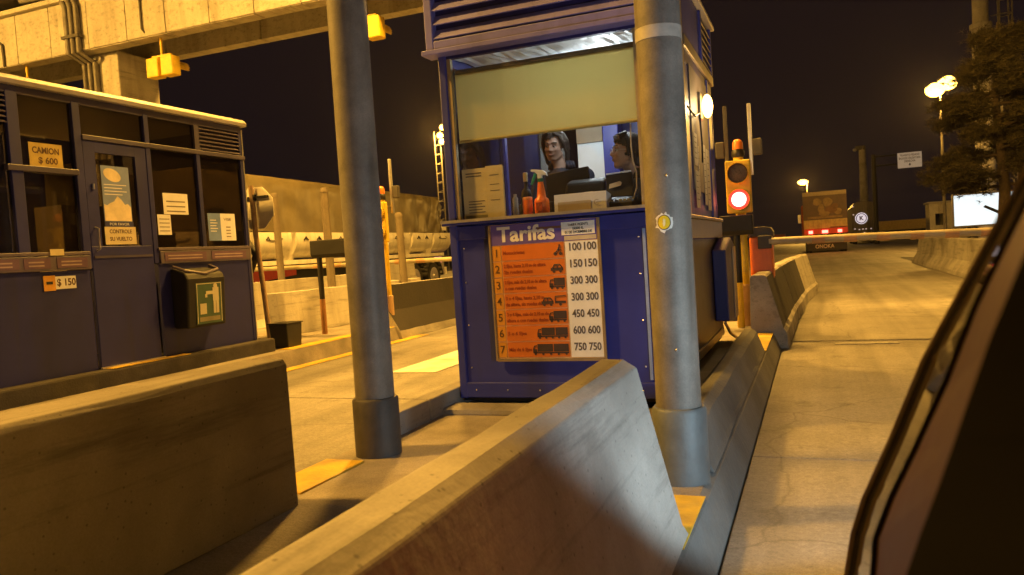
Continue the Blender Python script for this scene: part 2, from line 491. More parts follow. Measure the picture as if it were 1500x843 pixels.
# ------------------------------------------------------------------ ground, lanes, islands
tag(obj("ground", MB().quad((-400, -120, -0.03), (400, -120, -0.03), (400, 600, -0.03), (-400, 600, -0.03)), asphalt), kind="structure")
def slab_road(name, x0, x1, ys, m):
    base = box(name, x0, x1, ys[0], ys[-1], -0.024, -0.012, asphalt)
    tag(base, kind="structure")
    for i in range(len(ys) - 1):
        z = random.uniform(-0.004, 0.0)
        s = box("paving_slab", x0 + .004, x1 - .004, ys[i] + .008, ys[i + 1] - .008, -0.0115, z, m, base, bevel=0.006)
    return base
slab_road("lane_road", -0.36, 3.1, [-8, -4, 0, 4.2, 8.9, 13.4, 18, 23, 28, 34], road_c)
slab_road("truck_lane_road", -5.76, -2.36, [-8, -3.5, 1.2, 5.6, 10.2, 15, 20, 26, 34], road_c)
far_road = box("exit_road", -6, 12, 34.02, 200, -0.024, -0.004, road_c)
tag(far_road, kind="structure")
yard = box("truck_yard_paving", -60, -8.7, -8, 60, -0.024, -0.006, road_c)
tag(yard, kind="structure")

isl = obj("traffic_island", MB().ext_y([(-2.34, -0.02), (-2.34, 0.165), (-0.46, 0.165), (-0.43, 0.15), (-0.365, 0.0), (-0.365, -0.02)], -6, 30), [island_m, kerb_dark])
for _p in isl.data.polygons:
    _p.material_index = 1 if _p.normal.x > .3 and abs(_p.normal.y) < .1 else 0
tag(isl, kind="structure")
y = 2.72
for i in range(9):       # raised kerb stones along the truck lane edge
    y1 = y + random.uniform(0.88, 0.93)
    m_ = kerb_yellow if i == 0 else concrete
    z1 = 0.175 if i == 0 else 0.29
    ya = y
    if i == 0:
        y1 = 3.25
    if i == 1:
        ya = 3.56
    box("kerb_stone", -2.352, -2.12 if i == 0 else -2.225, ya, y1 - 0.012, 0.10, z1 + random.uniform(-.006, .006), m_, isl, bevel=0.012)
    y = y1
box("yellow_kerb_patch", -0.62, -0.434, 2.45, 2.98, 0.1655, 0.1695, kerb_yellow, isl)
box("yellow_kerb_patch", -0.66, -0.434, 6.98, 8.28, 0.1655, 0.1695, kerb_yellow, isl)
# low concrete lip that carries the booth
box("booth_footing", -2.32, -1.62, 4.30, 4.52, 0.10, 0.205, concrete, isl, bevel=0.03)

isl2 = obj("truck_island", MB().ext_y([(-8.65, -0.02), (-8.65, 0.18), (-5.80, 0.18), (-5.74, 0.0), (-5.74, -0.02)], -6, 30), island_m)
tag(isl2, kind="structure")
box("booth_plinth", -8.2, -5.98, 2.4, 7.42, 0.1, 0.335, mat("black_stained_plinth", (0.05, 0.042, 0.036), .85, var=.35, dirt=.6, dirt_col=(.015, .012, .01), bump=.4), isl2, bevel=0.02)
box("yellow_kerb_edge", -6.02, -5.805, 7.5, 10.1, 0.1805, 0.186, kerb_yellow, isl2)
box("yellow_door_step", -6.09, -5.985, 5.15, 6.1, 0.3355, 0.342, kerb_yellow, isl2)
tag(box("yellow_line", -5.69, -5.52, 6.9, 10.4, 0.001, 0.0045, kerb_yellow), kind="structure")
tag(box("pale_lane_marking", -4.15, -3.62, 6.9, 9.6, 0.001, 0.0045, white_paint), kind="structure")
tag(box("lane_marking_bar", 0.15, 0.75, 8.58, 8.64, 0.001, 0.004, concrete_pale), kind="structure")

# ------------------------------------------------------------------ concrete barriers
def barrier(label, prof, y0, y1, m, dx=0.0, group=None, name="concrete_barrier", dark_segs=()):
    cx = sum(p[0] for p in prof) / len(prof)
    og = Vector((cx, (y0 + y1) / 2, min(p[1] for p in prof)))
    mb = MB()
    ny = max(2, int((y1 - y0) / 0.25))
    n = len(prof)
    vs, fs = [], []
    for i in range(ny + 1):
        t = i / ny
        for x, z in prof:
            j = 0.0035
            vs.append((x + dx * t + random.uniform(-j, j), y0 + (y1 - y0) * t, z + random.uniform(-j, j)))
    for i in range(ny):
        for k in range(n):
            fs.append((i * n + k, i * n + (k + 1) % n, (i + 1) * n + (k + 1) % n, (i + 1) * n + k))
    fs += [tuple(range(n - 1, -1, -1)), tuple(ny * n + k for k in range(n))]
    mb.add(vs, fs)
    mb.mi = [1 if (q < ny * n and q % n in dark_segs) else 0 for q in range(len(fs))]
    o = obj(name, mb, [m, dark_face] if dark_segs else m, base=og, bevel=0.006)
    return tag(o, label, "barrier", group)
dark_face = mat("dark_face_concrete", (0.024, 0.02, 0.018), 0.8, var=0.4, scale=1.6, bump=0.4, bscale=30, dirt=0.7, dirt_col=(0.02, 0.017, 0.014), fine=0.1)  # darker tone for the listed profile faces only
GB = "concrete barriers of the toll islands"
barrier("brown concrete wall with pale top on the island edge, left foreground",
        [(-2.42, 0.165), (-2.28, 0.765), (-2.26, 0.775), (-2.065, 0.775), (-2.045, 0.755), (-2.04, 0.165)], -1.6, 2.6, concrete_mid, group=GB)
barrier("headlight-lit concrete barrier with yellowish top running from the bottom edge to the booth",
        [(-1.02, 0.166), (-0.80, 0.34), (-0.72, 0.745), (-0.70, 0.765), (-0.625, 0.762), (-0.585, 0.735), (-0.455, 0.20), (-0.437, 0.166)], -1.4, 2.58, concrete, group=GB)
barrier("low rounded concrete kerb barrier between round pole foot and yellow patch",
        [(-0.70, 0.166), (-0.66, 0.30), (-0.60, 0.36), (-0.54, 0.37), (-0.50, 0.34), (-0.452, 0.20), (-0.437, 0.166)], 3.30, 6.95, kerb_dark, dx=0.0, group=GB)
P3 = [(-0.66, 0.166), (-0.64, 0.74), (-0.62, 0.765), (-0.50, 0.765), (-0.475, 0.745), (-0.335, 0.21), (-0.30, 0.166), (-0.29, 0.0), (-0.66, 0.0)]
P3b = [(x + 0.045, z) for x, z in P3]
barrier("dark-faced jersey barrier with bare grey end beside the red traffic light", P3, 8.3, 11.05, concrete, dx=0.04, group=GB, dark_segs=(4,))
barrier("second dark jersey barrier in line behind the grey-ended one", P3b, 11.08, 13.9, concrete, dx=0.10, group=GB, dark_segs=(4,))
P3c = [(x + 0.14, z) for x, z in P3]
barrier("pale end barrier beyond the dark pair at the lane exit", P3c, 13.96, 16.4, concrete_pale, dx=0.18, group=GB)
PR = [(2.93, 0.0), (2.95, 0.10), (3.10, 0.34), (3.17, 0.80), (3.20, 0.83), (3.34, 0.83), (3.37, 0.80), (3.44, 0.34), (3.6, 0.10), (3.62, 0.0)]
barrier("long pale concrete barrier along the right side of the lane", PR, 6.0, 28.4, concrete, group=GB)
PD = [(-6.42, 0.0), (-6.40, 0.2), (-6.17, 0.42), (-6.10, 0.80), (-5.96, 0.80), (-5.90, 0.42), (-5.72, 0.12), (-5.69, 0.0)]
barrier("dark-faced barrier of the truck island seen between grey pole and blue booth", PD, 9.9, 14.6, concrete, group=GB, dark_segs=(4, 5))
barrier("lit concrete wall behind the panel post on the truck island",
        [(-7.30, 0.18), (-7.27, 0.80), (-7.10, 0.80), (-7.04, 0.18)], 8.9, 13.2, concrete_pale, group=GB)
PB = [(-0.32, 0.0), (-0.30, 0.10), (-0.12, 0.35), (-0.08, 1.08), (0.08, 1.08), (0.12, 0.35), (0.30, 0.10), (0.32, 0.0)]
for (x, y0, y1, h, lb) in ((-8.95, 10.4, 12.5, 0.87, "low mottled concrete block left of the middle bollard"),
                           (-8.95, 12.75, 15.0, 0.87, "low concrete block right of the middle bollard"),
                           (-9.1, 15.2, 16.5, 1.02, "pale trapezoid concrete block behind the yellow signal post")):
    barrier(lb, [(x + a, z * h) for a, z in PB], y0, y1, concrete_pale, group="low blocks along the truck yard")
barrier("yellow-lit concrete block behind the orange cabinet", [(x - 2.6, z * 0.95) for x, z in PB], 14.2, 17.5, concrete_pale, group=GB)

# ------------------------------------------------------------------ big steel poles
def steel_pole(label, x, y, z0, r, foot_r, foot_h, foot_m, h=7.2):
    t = thing("steel_pole", label, "pole", (x, y, z0), "round steel poles at the island nose")
    obj("shaft", MB().tube((x, y, z0), (x, y, h), r, r * 0.97, 40), steel, t, smooth=40)
    mb = MB().lathe([(foot_r, 0), (foot_r, foot_h - .012), (foot_r - .008, foot_h), (r + .001, foot_h + .002)], (x, y, z0 - .01), 40)
    obj("foot_sleeve", mb, foot_m, t, smooth=40)
    return t
pl = steel_pole("grey steel pole with dark sleeve left of the booth", -2.14, 3.40, 0.16, 0.10, 0.118, 0.31, steel_dark)
pr = steel_pole("grey steel pole with sticker in front of the booth corner", -0.555, 3.20, 0.16, 0.0925, 0.112, 0.325, steel_cool)
obj("tape_band", MB().lathe([(0.0935, 0), (0.0935, 0.05)], (-0.555, 3.20, 1.97), 40), mat("pale_tape", (0.42, 0.40, 0.36), 0.5, var=0.25, scale=15), pr, smooth=40)
# torn round sticker wrapped on the pole
def wrap(cx, cy, r, a0, zc, pts):
    return [(cx + r * math.sin(a0 + u / r), cy - r * math.cos(a0 + u / r), zc + v) for u, v in pts]
def disc_on_pole(name, m, ru, rv, off, jag=0.0, n=28):
    pts = []
    for i in range(n):
        a = 2 * math.pi * i / n
        k = 1 + random.uniform(-jag, jag)
        pts.append((ru * k * math.cos(a), rv * k * math.sin(a)))
    mb = MB()
    ring = wrap(-0.555, 3.20, off, -0.02, 1.235, pts)
    mid = wrap(-0.555, 3.20, off, -0.02, 1.235, [(p[0] * .5, p[1] * .5) for p in pts])
    c = wrap(-0.555, 3.20, off, -0.02, 1.235, [(0, 0)])
    mb.add(ring + mid + c, [(i, (i + 1) % n, n + (i + 1) % n, n + i) for i in range(n)] + [(n + i, n + (i + 1) % n, 2 * n) for i in range(n)])
    return obj(name, mb, m, stk)
stk = thing("sticker", "torn white sticker with round yellow emblem on the steel pole", "sticker", (-0.555, 3.106, 1.235))
disc_on_pole("torn_paper", paper, 0.037, 0.039, 0.0942, 0.18)
disc_on_pole("emblem_ring", ink, 0.027, 0.030, 0.0950)
disc_on_pole("emblem_disc", mat("emblem_yellow", (0.75, 0.55, 0.02), 0.5), 0.024, 0.027, 0.0957)
disc_on_pole("emblem_mark", mat("emblem_pale", (0.8, 0.74, 0.4), 0.5), 0.006, 0.016, 0.0964, 0.25)
for zz in (1.42, 0.72):
    obj("rivet", MB().ball((-0.555 + 0.02, 3.20 - 0.0915, zz), 0.006, 8, 6), alu, pr)

# ------------------------------------------------------------------ main toll booth
bt = thing("toll_booth", "blue toll booth with louvered head, lit window and tariff board", "toll booth", (-1.57, 6.4, 0.2), "toll booths")
X0, X1, Y0, Y1 = -2.215, -0.865, 4.56, 7.75
def S(y):      # right-wall fittings, spaced along the shortened wall
    return 4.56 + (y - 4.56) * 0.888
box("base_frame", X0 + .02, X1 - .02, Y0 + .03, Y1, 0.20, 0.27, black_mt, bt)
box("booth_floor", X0 + .03, X1 - .03, Y0 + .06, Y1 - .05, 0.272, 0.32, dark_in, bt)
# front
fp = box("front_panel", X0 + .05, X1 - .05, Y0 + .012, Y0 + .045, 0.245, 1.335, booth_blue, bt)
box("skirt_rail", X0 + .004, X1 - .004, Y0 - .004, Y0 + .046, 0.225, 0.325, booth_blue, bt, bevel=0.006)
box("top_rail", X0 + .004, X1 - .004, Y0 - .002, Y0 + .046, 1.255, 1.345, booth_blue, bt, bevel=0.005)
for xx in (X0, X1 - .055):
    box("corner_post", xx, xx + .055, Y0 - .006, Y0 + .05, 0.22, 2.46, booth_blue, bt, bevel=0.008)
    box("corner_post", xx, xx + .055, Y1 - .05, Y1, 0.22, 2.5, booth_blue, bt, bevel=0.008)
box("panel_seam_strip", X1 - .086, X1 - .068, Y0 + .002, Y0 + .011, 0.34, 1.25, mat("light_blue_strip", (0.25, 0.32, 0.55), 0.4), bt)
box("window_sill", X0 - .03, X1 + .015, Y0 - .055, Y0 + .32, 1.352, 1.382, booth_blue, bt, bevel=0.006)
box("sill_edge", X0 - .032, X1 + .017, Y0 - .062, Y0 - .0555, 1.368, 1.386, alu, bt)
# window frame and pane
for a, b_ in ((X0 + .056, X0 + .082), (X1 - .078, X1 - .056)):
    box("window_jamb", a, b_, Y0 + .005, Y0 + .04, 1.3825, 2.43, mat("tan_aluminium", (0.38, 0.30, 0.16), 0.45, metal=0.4), bt)
box("window_head", X0 + .056, X1 - .056, Y0 + .004, Y0 + .041, 2.425, 2.443, booth_navy, bt)
box("window_pane", X0 + .0825, X1 - .0785, Y0 + .018, Y0 + .024, 1.383, 2.424, g_clear, bt)
# roller blind inside the window
bl = thing("roller_blind", "yellow-green roller blind half drawn in the booth window", "blind", (-1.57, Y0 + .07, 2.36))
mb = MB()
nb = 24
vs = []
for i in range(nb + 1):
    xx = X0 + .085 + (X1 - X0 - .165) * i / nb
    wv = 0.004 * math.sin(i * 0.9) + 0.003 * math.sin(i * 2.3)
    vs += [(xx, Y0 + .066 + wv, 1.905), (xx, Y0 + .064 + wv * .4, 2.1), (xx, Y0 + .06, 2.33)]
fs = []
for i in range(nb):
    for k in range(2):
        fs.append((i * 3 + k, (i + 1) * 3 + k, (i + 1) * 3 + k + 1, i * 3 + k + 1))
mb.add(vs, fs)
bfm = mat("blind_fabric", (0.56, 0.46, 0.15), 0.65, var=0.06, scale=3, bump=0.15, bscale=300)
_n, _l = bfm.node_tree.nodes, bfm.node_tree.links
_t = _n.new("ShaderNodeBsdfTranslucent"); _t.inputs[0].default_value = (0.62, 0.50, 0.16, 1)
_m = _n.new("ShaderNodeMixShader"); _m.inputs[0].default_value = 0.5
_l.new(_n["Principled BSDF"].outputs[0], _m.inputs[1]); _l.new(_t.outputs[0], _m.inputs[2]); _l.new(_m.outputs[0], _n["Material Output"].inputs[0])
bo = obj("blind_fabric", mb, bfm, bl, smooth=60)
obj("bottom_bar", MB().tube((X0 + .085, Y0 + .068, 1.897), (X1 - .083, Y0 + .068, 1.897), .010, n=10), mat("blind_bar", (0.4, 0.34, 0.12), 0.5), bl, smooth=40)
obj("roller_tube", MB().tube((X0 + .085, Y0 + .085, 2.345), (X1 - .083, Y0 + .085, 2.345), .022, n=14), mat("blind_roller", (0.16, 0.12, 0.06), 0.6), bl, smooth=40)
# louvered head, front
LZ0, LZ1 = 2.455, 3.16
FX0, FX1, FY = X0 - .045, X1 + .03, Y0 - .075
box("louver_housing", FX0 + .03, FX1 - .03, FY + .06, Y1 - .05, 2.53, 3.14, booth_navy, bt)
for nm, a in (("louver_frame", (FX0, FX0 + .055, FY, FY + .09, LZ0, LZ1)), ("louver_frame", (FX1 - .055, FX1, FY, FY + .09, LZ0, LZ1)),
              ("louver_frame", (FX0 + .0555, FX1 - .0555, FY, FY + .09, LZ0 + .02, LZ0 + .075)), ("louver_frame", (FX0 + .0555, FX1 - .0555, FY, FY + .09, LZ1 - .05, LZ1))):
    box(nm, *a, louver_m, bt, bevel=0.006)
box("drip_ledge", FX0 - .025, FX1 + .01, FY - .02, FY + .12, LZ0 - .012, LZ0 + .019, louver_m, bt, bevel=0.004)
for i in range(7):
    zc = LZ0 + .125 + i * .088
    obj("louver_slat", MB().ext_x([(FY + .003, zc - .036), (FY + .012, zc - .040), (FY + .055, zc + .024), (FY + .046, zc + .028)], FX0 + .057, FX1 - .057), louver_m, bt)
box("roof_sheet", FX0 - .02, FX1 + .02, FY - .01, Y1 + .06, 3.165, 3.21, roof_edge, bt, bevel=0.01)
# ceiling with crinkled white lining just behind the window head
mb = MB()
nx = 40
vs = []
for i in range(nx + 1):
    xx = X0 + .06 + (X1 - X0 - .12) * i / nx
    for k in range(5):
        yy = Y0 + .05 + 0.14 * k
        vs.append((xx, yy, 2.447 + .02 * (k / 4) + random.uniform(-.008, .008)))
mb.add(vs, [(i * 5 + k, i * 5 + k + 1, (i + 1) * 5 + k + 1, (i + 1) * 5 + k) for i in range(nx) for k in range(4)])
obj("ceiling_lining", mb, mat("white_lining", (0.70, 0.78, 0.82), 0.5, var=0.12, scale=10), bt)
box("ceiling_panel", X0 + .03, X1 - .03, Y0 + .63, Y1 - .05, 2.47, 2.50, paper, bt)
# left wall: glass above the sill
box("side_panel", X0, X0 + .035, Y0 + .051, Y1 - .051, 0.23, 1.34, booth_blue, bt)
box("side_rail", X0, X0 + .04, Y0 + .051, Y1 - .051, 1.3405, 1.40, booth_blue, bt)
box("side_rail", X0, X0 + .04, Y0 + .051, Y1 - .051, 2.40, 2.47, booth_blue, bt)
for yy in (5.55, 6.75):
    box("side_mullion", X0 + .002, X0 + .038, yy, yy + .05, 1.401, 2.399, booth_blue, bt)
for a, b_ in ((Y0 + .052, 5.549), (5.601, 6.749), (6.801, Y1 - .052)):
    box("side_pane", X0 + .015, X0 + .02, a, b_, 1.402, 2.398, g_dark, bt)
# back wall: blue with pale panel and a window shade
box("back_panel", X0 + .056, X1 - .056, Y1 - .045, Y1 - .01, 0.23, 2.46, booth_blue, bt)
box("back_pillar", -1.44, -1.34, 7.35, 7.52, 0.32, 2.46, booth_blue, bt, bevel=.01)
pb_ = box("pale_door_panel", -2.13, -1.87, 7.38, 7.41, 0.9, 2.18, mat("pale_blue_panel", (0.74, 0.82, 0.84), 0.6, var=0.05), bt)
box("door_shade", -2.13, -1.87, 7.36, 7.379, 2.182, 2.46, tan_in, bt)
box("back_pillar", -1.865, -1.71, 7.35, 7.52, 0.32, 2.46, booth_blue, bt, bevel=.01)
# right wall: brown lower panel, silver ledge, pilaster, blue panel with notices, door, louvers
brown = mat("scuffed_brown_steel", (0.06, 0.042, 0.032), 0.42, metal=0.3, var=0.3, scale=4, dirt=0.5, dirt_col=(0.04, 0.03, 0.03), streak=True)
silver = mat("dull_silver_rail", (0.33, 0.27, 0.19), 0.4, metal=0.5, var=0.2, scale=8)
box("side_lower_panel", X1 - .035, X1, Y0 + .051, Y1 - .051, 0.23, 1.17, brown, bt)
box("side_kick_rail", X1 - .03, X1 + .012, Y0 + .051, Y1 - .051, 0.24, 0.31, silver, bt, bevel=.004)
box("side_ledge", X1 - .04, X1 + .03, Y0 + .08, Y1 + .03, 1.175, 1.325, silver, bt, bevel=.008)
box("side_ledge_lip", X1 - .04, X1 + .045, Y0 + .08, Y1 + .04, 1.326, 1.352, silver, bt, bevel=.005)
box("side_upper_panel", X1 - .035, X1 - .004, S(6.15), Y1 - .051, 1.353, 2.62, booth_blue, bt)
box("wall_recess_panel", X1 - .0035, X1 + .006, S(6.45), S(7.62), 1.56, 2.55, mat("dull_mauve_panel", (0.13, 0.105, 0.11), .55, var=.2), bt)
box("side_post", X1 - .04, X1 + .012, S(6.06), S(6.145), 1.353, 3.15, silver, bt, bevel=.005)
box("side_post", X1 - .03, X1 + .014, S(7.66), S(7.74), 1.353, 2.62, booth_blue, bt, bevel=.005)
box("side_door_pane", X1 - .022, X1 - .016, Y0 + .055, S(6.055), 1.353, 2.44, g_clear, bt)
box("side_rail", X1 - .038, X1 + .02, S(6.15), Y1 + .02, 2.63, 2.72, silver, bt, bevel=.006)
box("side_head_panel", X1 - .03, X1 + .002, S(6.15), S(7.30), 2.721, 3.15, booth_blue, bt)
for yy in (S(7.305), S(8.08)):
    box("side_louver_frame", X1 - .03, X1 + .02, yy, yy + .05, 2.721, 3.16, booth_blue, bt)
for i in range(6):
    zc = 2.765 + i * .066
    obj("side_louver_slat", MB().prism([(X1 + .018, S(7.357), zc - .02), (X1 + .014, S(7.357), zc - .026), (X1 - .03, S(7.357), zc + .024), (X1 - .026, S(7.357), zc + .03)],
                                 [(X1 + .018, S(8.098), zc - .02), (X1 + .014, S(8.098), zc - .026), (X1 - .03, S(8.098), zc + .024), (X1 - .026, S(8.098), zc + .03)]), silver, bt)
for xx in (X0 + .09, X1 - .11):
    for zz in (.42, .7, .98, 1.2):
        obj("rivet", MB().ball((xx, Y0 + .010, zz), .006, 8, 5), alu, bt)
for k_ in range(6):
    obj("rivet", MB().ball((X0 + .12 + k_ * .22, Y0 - .004, .275), .006, 8, 5), alu, bt)
for yy in (4.75, 5.4):
    box("base_foot", -1.98, -1.82, yy, yy + .12, 0.165, 0.225, black_mt, bt)
    box("base_foot", -1.2, -1.05, yy, yy + .12, 0.165, 0.225, black_mt, bt)

# notices on the right wall
def sheet(label, y0, y1, z0, z1, m, x, lines=5, group="notices on the booth side wall"):
    y0, y1 = S(y0), S(y1)
    t = thing("notice", label, "notice", (x, (y0 + y1) / 2, z0), group)
    box("paper_sheet", x, x + .003, y0, y1, z0, z1, m, t)
    for i in range(lines):
        zz = z1 - (z1 - z0) * (0.12 + 0.8 * i / lines)
        box("printed_line", x + .0031, x + .0036, y0 + (y1 - y0) * .12, y1 - (y1 - y0) * random.uniform(.12, .4), zz - .006, zz, ink_soft, t)
    return t
sheet("lower aged notice left on the booth's lamp-lit side wall", 6.50, 6.72, 1.42, 1.72, paper_old, X1 + .007)
sheet("tall aged notice in the middle of the booth's lamp-lit side wall", 6.78, S(7.0), 1.52, 1.93, paper_old, X1 + .007, 7)
sheet("small upper aged notice above the lower left one on the side wall", 6.50, 6.70, 1.76, 2.02, paper_old, X1 + .007)
sheet("long narrow notice right of the others on the side wall", 7.1, 7.27, 1.46, 1.98, paper_old, X1 + .007, 8)
sheet("broad aged notice right of the tall one on the side wall", 7.32, 7.56, 1.42, 1.96, paper_old, X1 + .007, 8)

# wall lamp on the right side
wl = thing("wall_lamp", "glowing bulkhead lamp on the booth's side wall", "lamp", (X1, S(7.0), 2.28))
box("lamp_base", X1 + .006, X1 + .03, S(6.93), S(7.07), 2.17, 2.40, alu, wl, bevel=.01)
obj("lamp_globe", MB().ball((X1 + .075, S(7.0), 2.28), (.045, .06, .10)), emission("warm_lamp_glow", (1.0, 0.62, 0.16), 9), wl, smooth=60)
lamp("wall_lamp_light", 'POINT', (X1 + .19, S(7.0), 2.28), 14, (1.0, 0.68, 0.3), wl, 0.06)
obj("loose_cable", MB().path([(X1 + .01, S(6.2), 2.18), (X1 + .03, S(6.5), 2.14), (X1 + .03, S(6.8), 2.2), (X1 + .03, S(6.88), 1.95), (X1 + .03, S(6.84), 1.8)], .008), black_pl, wl)

# navy bin hung on the right wall
bn = thing("litter_bin", "navy litter bin hung on the booth's right wall", "litter bin", (X1 + .06, S(7.75), 0.40))
obj("bin_body", MB().ext_x([(S(7.45), 0.42), (S(8.28), 0.34), (S(8.33), 1.10), (S(7.95), 1.17), (S(7.40), 1.06)], X1 + .004, X1 + .125), booth_navy, bn, bevel=.012)
box("bin_side_plate", X1 + .128, X1 + .135, S(8.0), S(8.3), 0.40, 1.08, silver, bn)
obj("bin_bracket", MB().path([(X1 + .03, S(8.0), .36), (X1 + .07, S(8.05), .25), (X1 + .12, S(8.25), .17)], .015), silver, bn)

# interior light
il = thing("tube_lamp", "white fluorescent tube under the booth ceiling", "lamp", (-1.3, 5.3, 2.4))
box("fixture", -1.62, -1.0, 5.28, 5.36, 2.44, 2.468, paper, il)
obj("tube", MB().tube((-1.60, 5.32, 2.42), (-1.02, 5.32, 2.42), .014, n=12), emission("tube_glow", (0.85, 0.95, 1.0), 30), il, smooth=40)
lamp("tube_light", 'POINT', (-1.3, 5.32, 2.36), 13, (0.88, 0.95, 1.0), il, 0.08)

il2 = thing("tube_lamp", "added white fluorescent tube at the rear of the booth ceiling", "lamp", (-1.75, 6.7, 2.4))  # second tube, added to brighten the back of the booth
box("fixture", -2.05, -1.45, 6.66, 6.74, 2.44, 2.468, paper, il2)
obj("tube", MB().tube((-2.03, 6.7, 2.42), (-1.47, 6.7, 2.42), .014, n=12), emission("tube_glow", (0.85, 0.95, 1.0), 30), il2, smooth=40)
lamp("tube_light", 'POINT', (-1.85, 6.7, 2.36), 9, (0.88, 0.95, 1.0), il2, 0.08)

# ------------------------------------------------------------------ tariff board
tb = thing("tariff_board", "orange and white price board headed Tarifas on the blue booth front", "price board", (-1.57, 4.55, 0.47))
TX0, TX1, TZ0, TZ1 = -1.925, -1.215, 0.475, 1.335
TY = Y0 - .008
amber = mat("board_amber", (0.62, 0.27, 0.03), 0.4, var=0.12, scale=5)
orange_b = mat("board_orange", (0.60, 0.165, 0.025), 0.4, var=0.14, scale=5)
rim = mat("board_rim", (0.30, 0.22, 0.12), 0.45, metal=0.3, var=0.2)
box("backing", TX0 + .003, TX1 - .003, TY - .008, TY - .0005, TZ0, TZ1, mat("board_line", (0.78, 0.50, 0.2), 0.5, var=0.1), tb)
for a in ((TX0 - .008, TX0 + .004, TZ0 - .008, TZ1), (TX1 - .004, TX1 + .012, TZ0 - .008, TZ1), (TX0 + .0045, TX1 - .0045, TZ0 - .012, TZ0 + .006)):
    box("rim", a[0], a[1], TY - .016, TY - .001, a[2], a[3], rim, tb)
hz = 1.205
SPL = TX1 - .225
box("header_panel", TX0 + .008, TX1 - .008, TY - .0105, TY - .0085, hz, TZ1 - .002, mat("board_violet", (0.13, 0.09, 0.36), 0.4, var=0.1), tb)
text("Tarifas", 0.132, (TX0 + .245, TY - .012, hz + .062), paper, tb, bold=0.0035, width=0.385)
box("dark_scuff", TX0 + .32, SPL, TY - .0118, TY - .0108, hz + .083, hz + .098, mat("scuff_brown", (0.16, 0.08, 0.05), 0.7), tb)
box("white_label", SPL - .005, TX1 - .018, TY - .0135, TY - .011, hz + .036, TZ1 - .014, paper, tb)
for i, s in enumerate(("TARIFA VIGENTE", "DESDE EL", "01 DE DICIEMBRE DE")):
    text(s, 0.021, ((SPL + TX1 - .02) / 2, TY - .0142, TZ1 - .034 - i * .022), ink, tb, bold=0.0004, width=(.13, .07, .17)[i])
box("torn_strip", SPL + .01, TX1 - .012, TY - .0112, TY - .0106, hz + .004, hz + .03, paper_old, tb)
rows = [("1", ["Motocicletas"], "moto"), ("2", ["2 Ejes, hasta 2,10 m de altura", "Sin ruedas duales"], "car"),
        ("3", ["2 Ejes, más de 2,10 m de altura", "o con ruedas duales"], "van"), ("4", ["3 o 4 Ejes, hasta 2,10 m", "de altura, sin ruedas duales"], "cartrailer"),
        ("5", ["3 o 4 Ejes, más de 2,10 m de", "altura o con ruedas duales"], "truck"), ("6", ["5 o 6 Ejes"], "truck2"), ("7", ["Más de 6 Ejes"], "truck3")]
prices = ["100", "150", "300", "300", "450", "600", "750"]
rh = (hz - TZ0 - .012) / 7
box("price_strip", SPL + .012, TX1 - .006, TY - .0115, TY - .0086, TZ0 + .012, hz - .004, paper, tb)
def icon(kind, xr, zc, parent):
    """dark vehicle pictogram, right-aligned at xr"""
    y = TY - .0125
    mb = MB()
    def bx(x0, x1, z0, z1): mb.box(x0, x1, y, y + .0012, z0, z1)
    def wh(x, z, r=.009): mb.lathe([(r, 0), (r, .0014)], (x, y - .0002, z), 12, 'y')
    z = zc - .028
    if kind == "moto":
        wh(xr - .05, z + .006, .011); wh(xr - .015, z + .006, .011)
        mb.path([(xr - .05, y, z + .008), (xr - .035, y, z + .028), (xr - .012, y, z + .03)], .004, 5)
        mb.path([(xr - .032, y, z + .025), (xr - .022, y, z + .05)], .005, 5); mb.ball((xr - .021, y, z + .057), .006, 8, 5)
    elif kind in ("car", "cartrailer"):
        o = 0 if kind == "car" else .075
        mb.add([(xr - .085 - o, y, z + .004), (xr - .005 - o, y, z + .004), (xr - .005 - o, y, z + .024), (xr - .085 - o, y, z + .022)], [(0, 1, 2, 3)])
        mb.path([(xr - .072 - o, y, z + .023), (xr - .06 - o, y, z + .042), (xr - .025 - o, y, z + .042), (xr - .012 - o, y, z + .024)], .0035, 5)
        mb.path([(xr - .043 - o, y, z + .023), (xr - .043 - o, y, z + .042)], .003, 5)
        wh(xr - .066 - o, z); wh(xr - .022 - o, z)
        if o:
            bx(xr - .07, xr, z + .006, z + .022); wh(xr - .035, z)
            mb.path([(xr - .068, y, z + .02), (xr - .068, y, z + .05), (xr, y, z + .054)], .003, 5)
    else:
        L_ = {"van": .10, "truck": .115, "truck2": .20, "truck3": .235}[kind]
        x0 = xr - L_
        bx(x0 + .03, xr if kind in ("van", "truck") else x0 + .03 + (L_ - .03) * .5, z + .014, z + .062)
        if kind in ("truck2", "truck3"):
            bx(x0 + .036 + (L_ - .03) * .5, xr, z + .014, z + .062)
        bx(x0 + .002, xr, z + .003, z + .011)
        bx(x0, x0 + .026, z + .006, z + .03)
        mb.path([(x0 + .004, y, z + .03), (x0 + .010, y, z + .05), (x0 + .026, y, z + .052)], .003, 5)
        k = int(L_ / .05) + 1
        for i in range(k):
            wh(x0 + .016 + (L_ - .032) * i / max(1, k - 1), z, .008)
    obj("pictogram", mb, mat("pictogram_ink", (0.05, 0.03, 0.03), 0.6), parent)
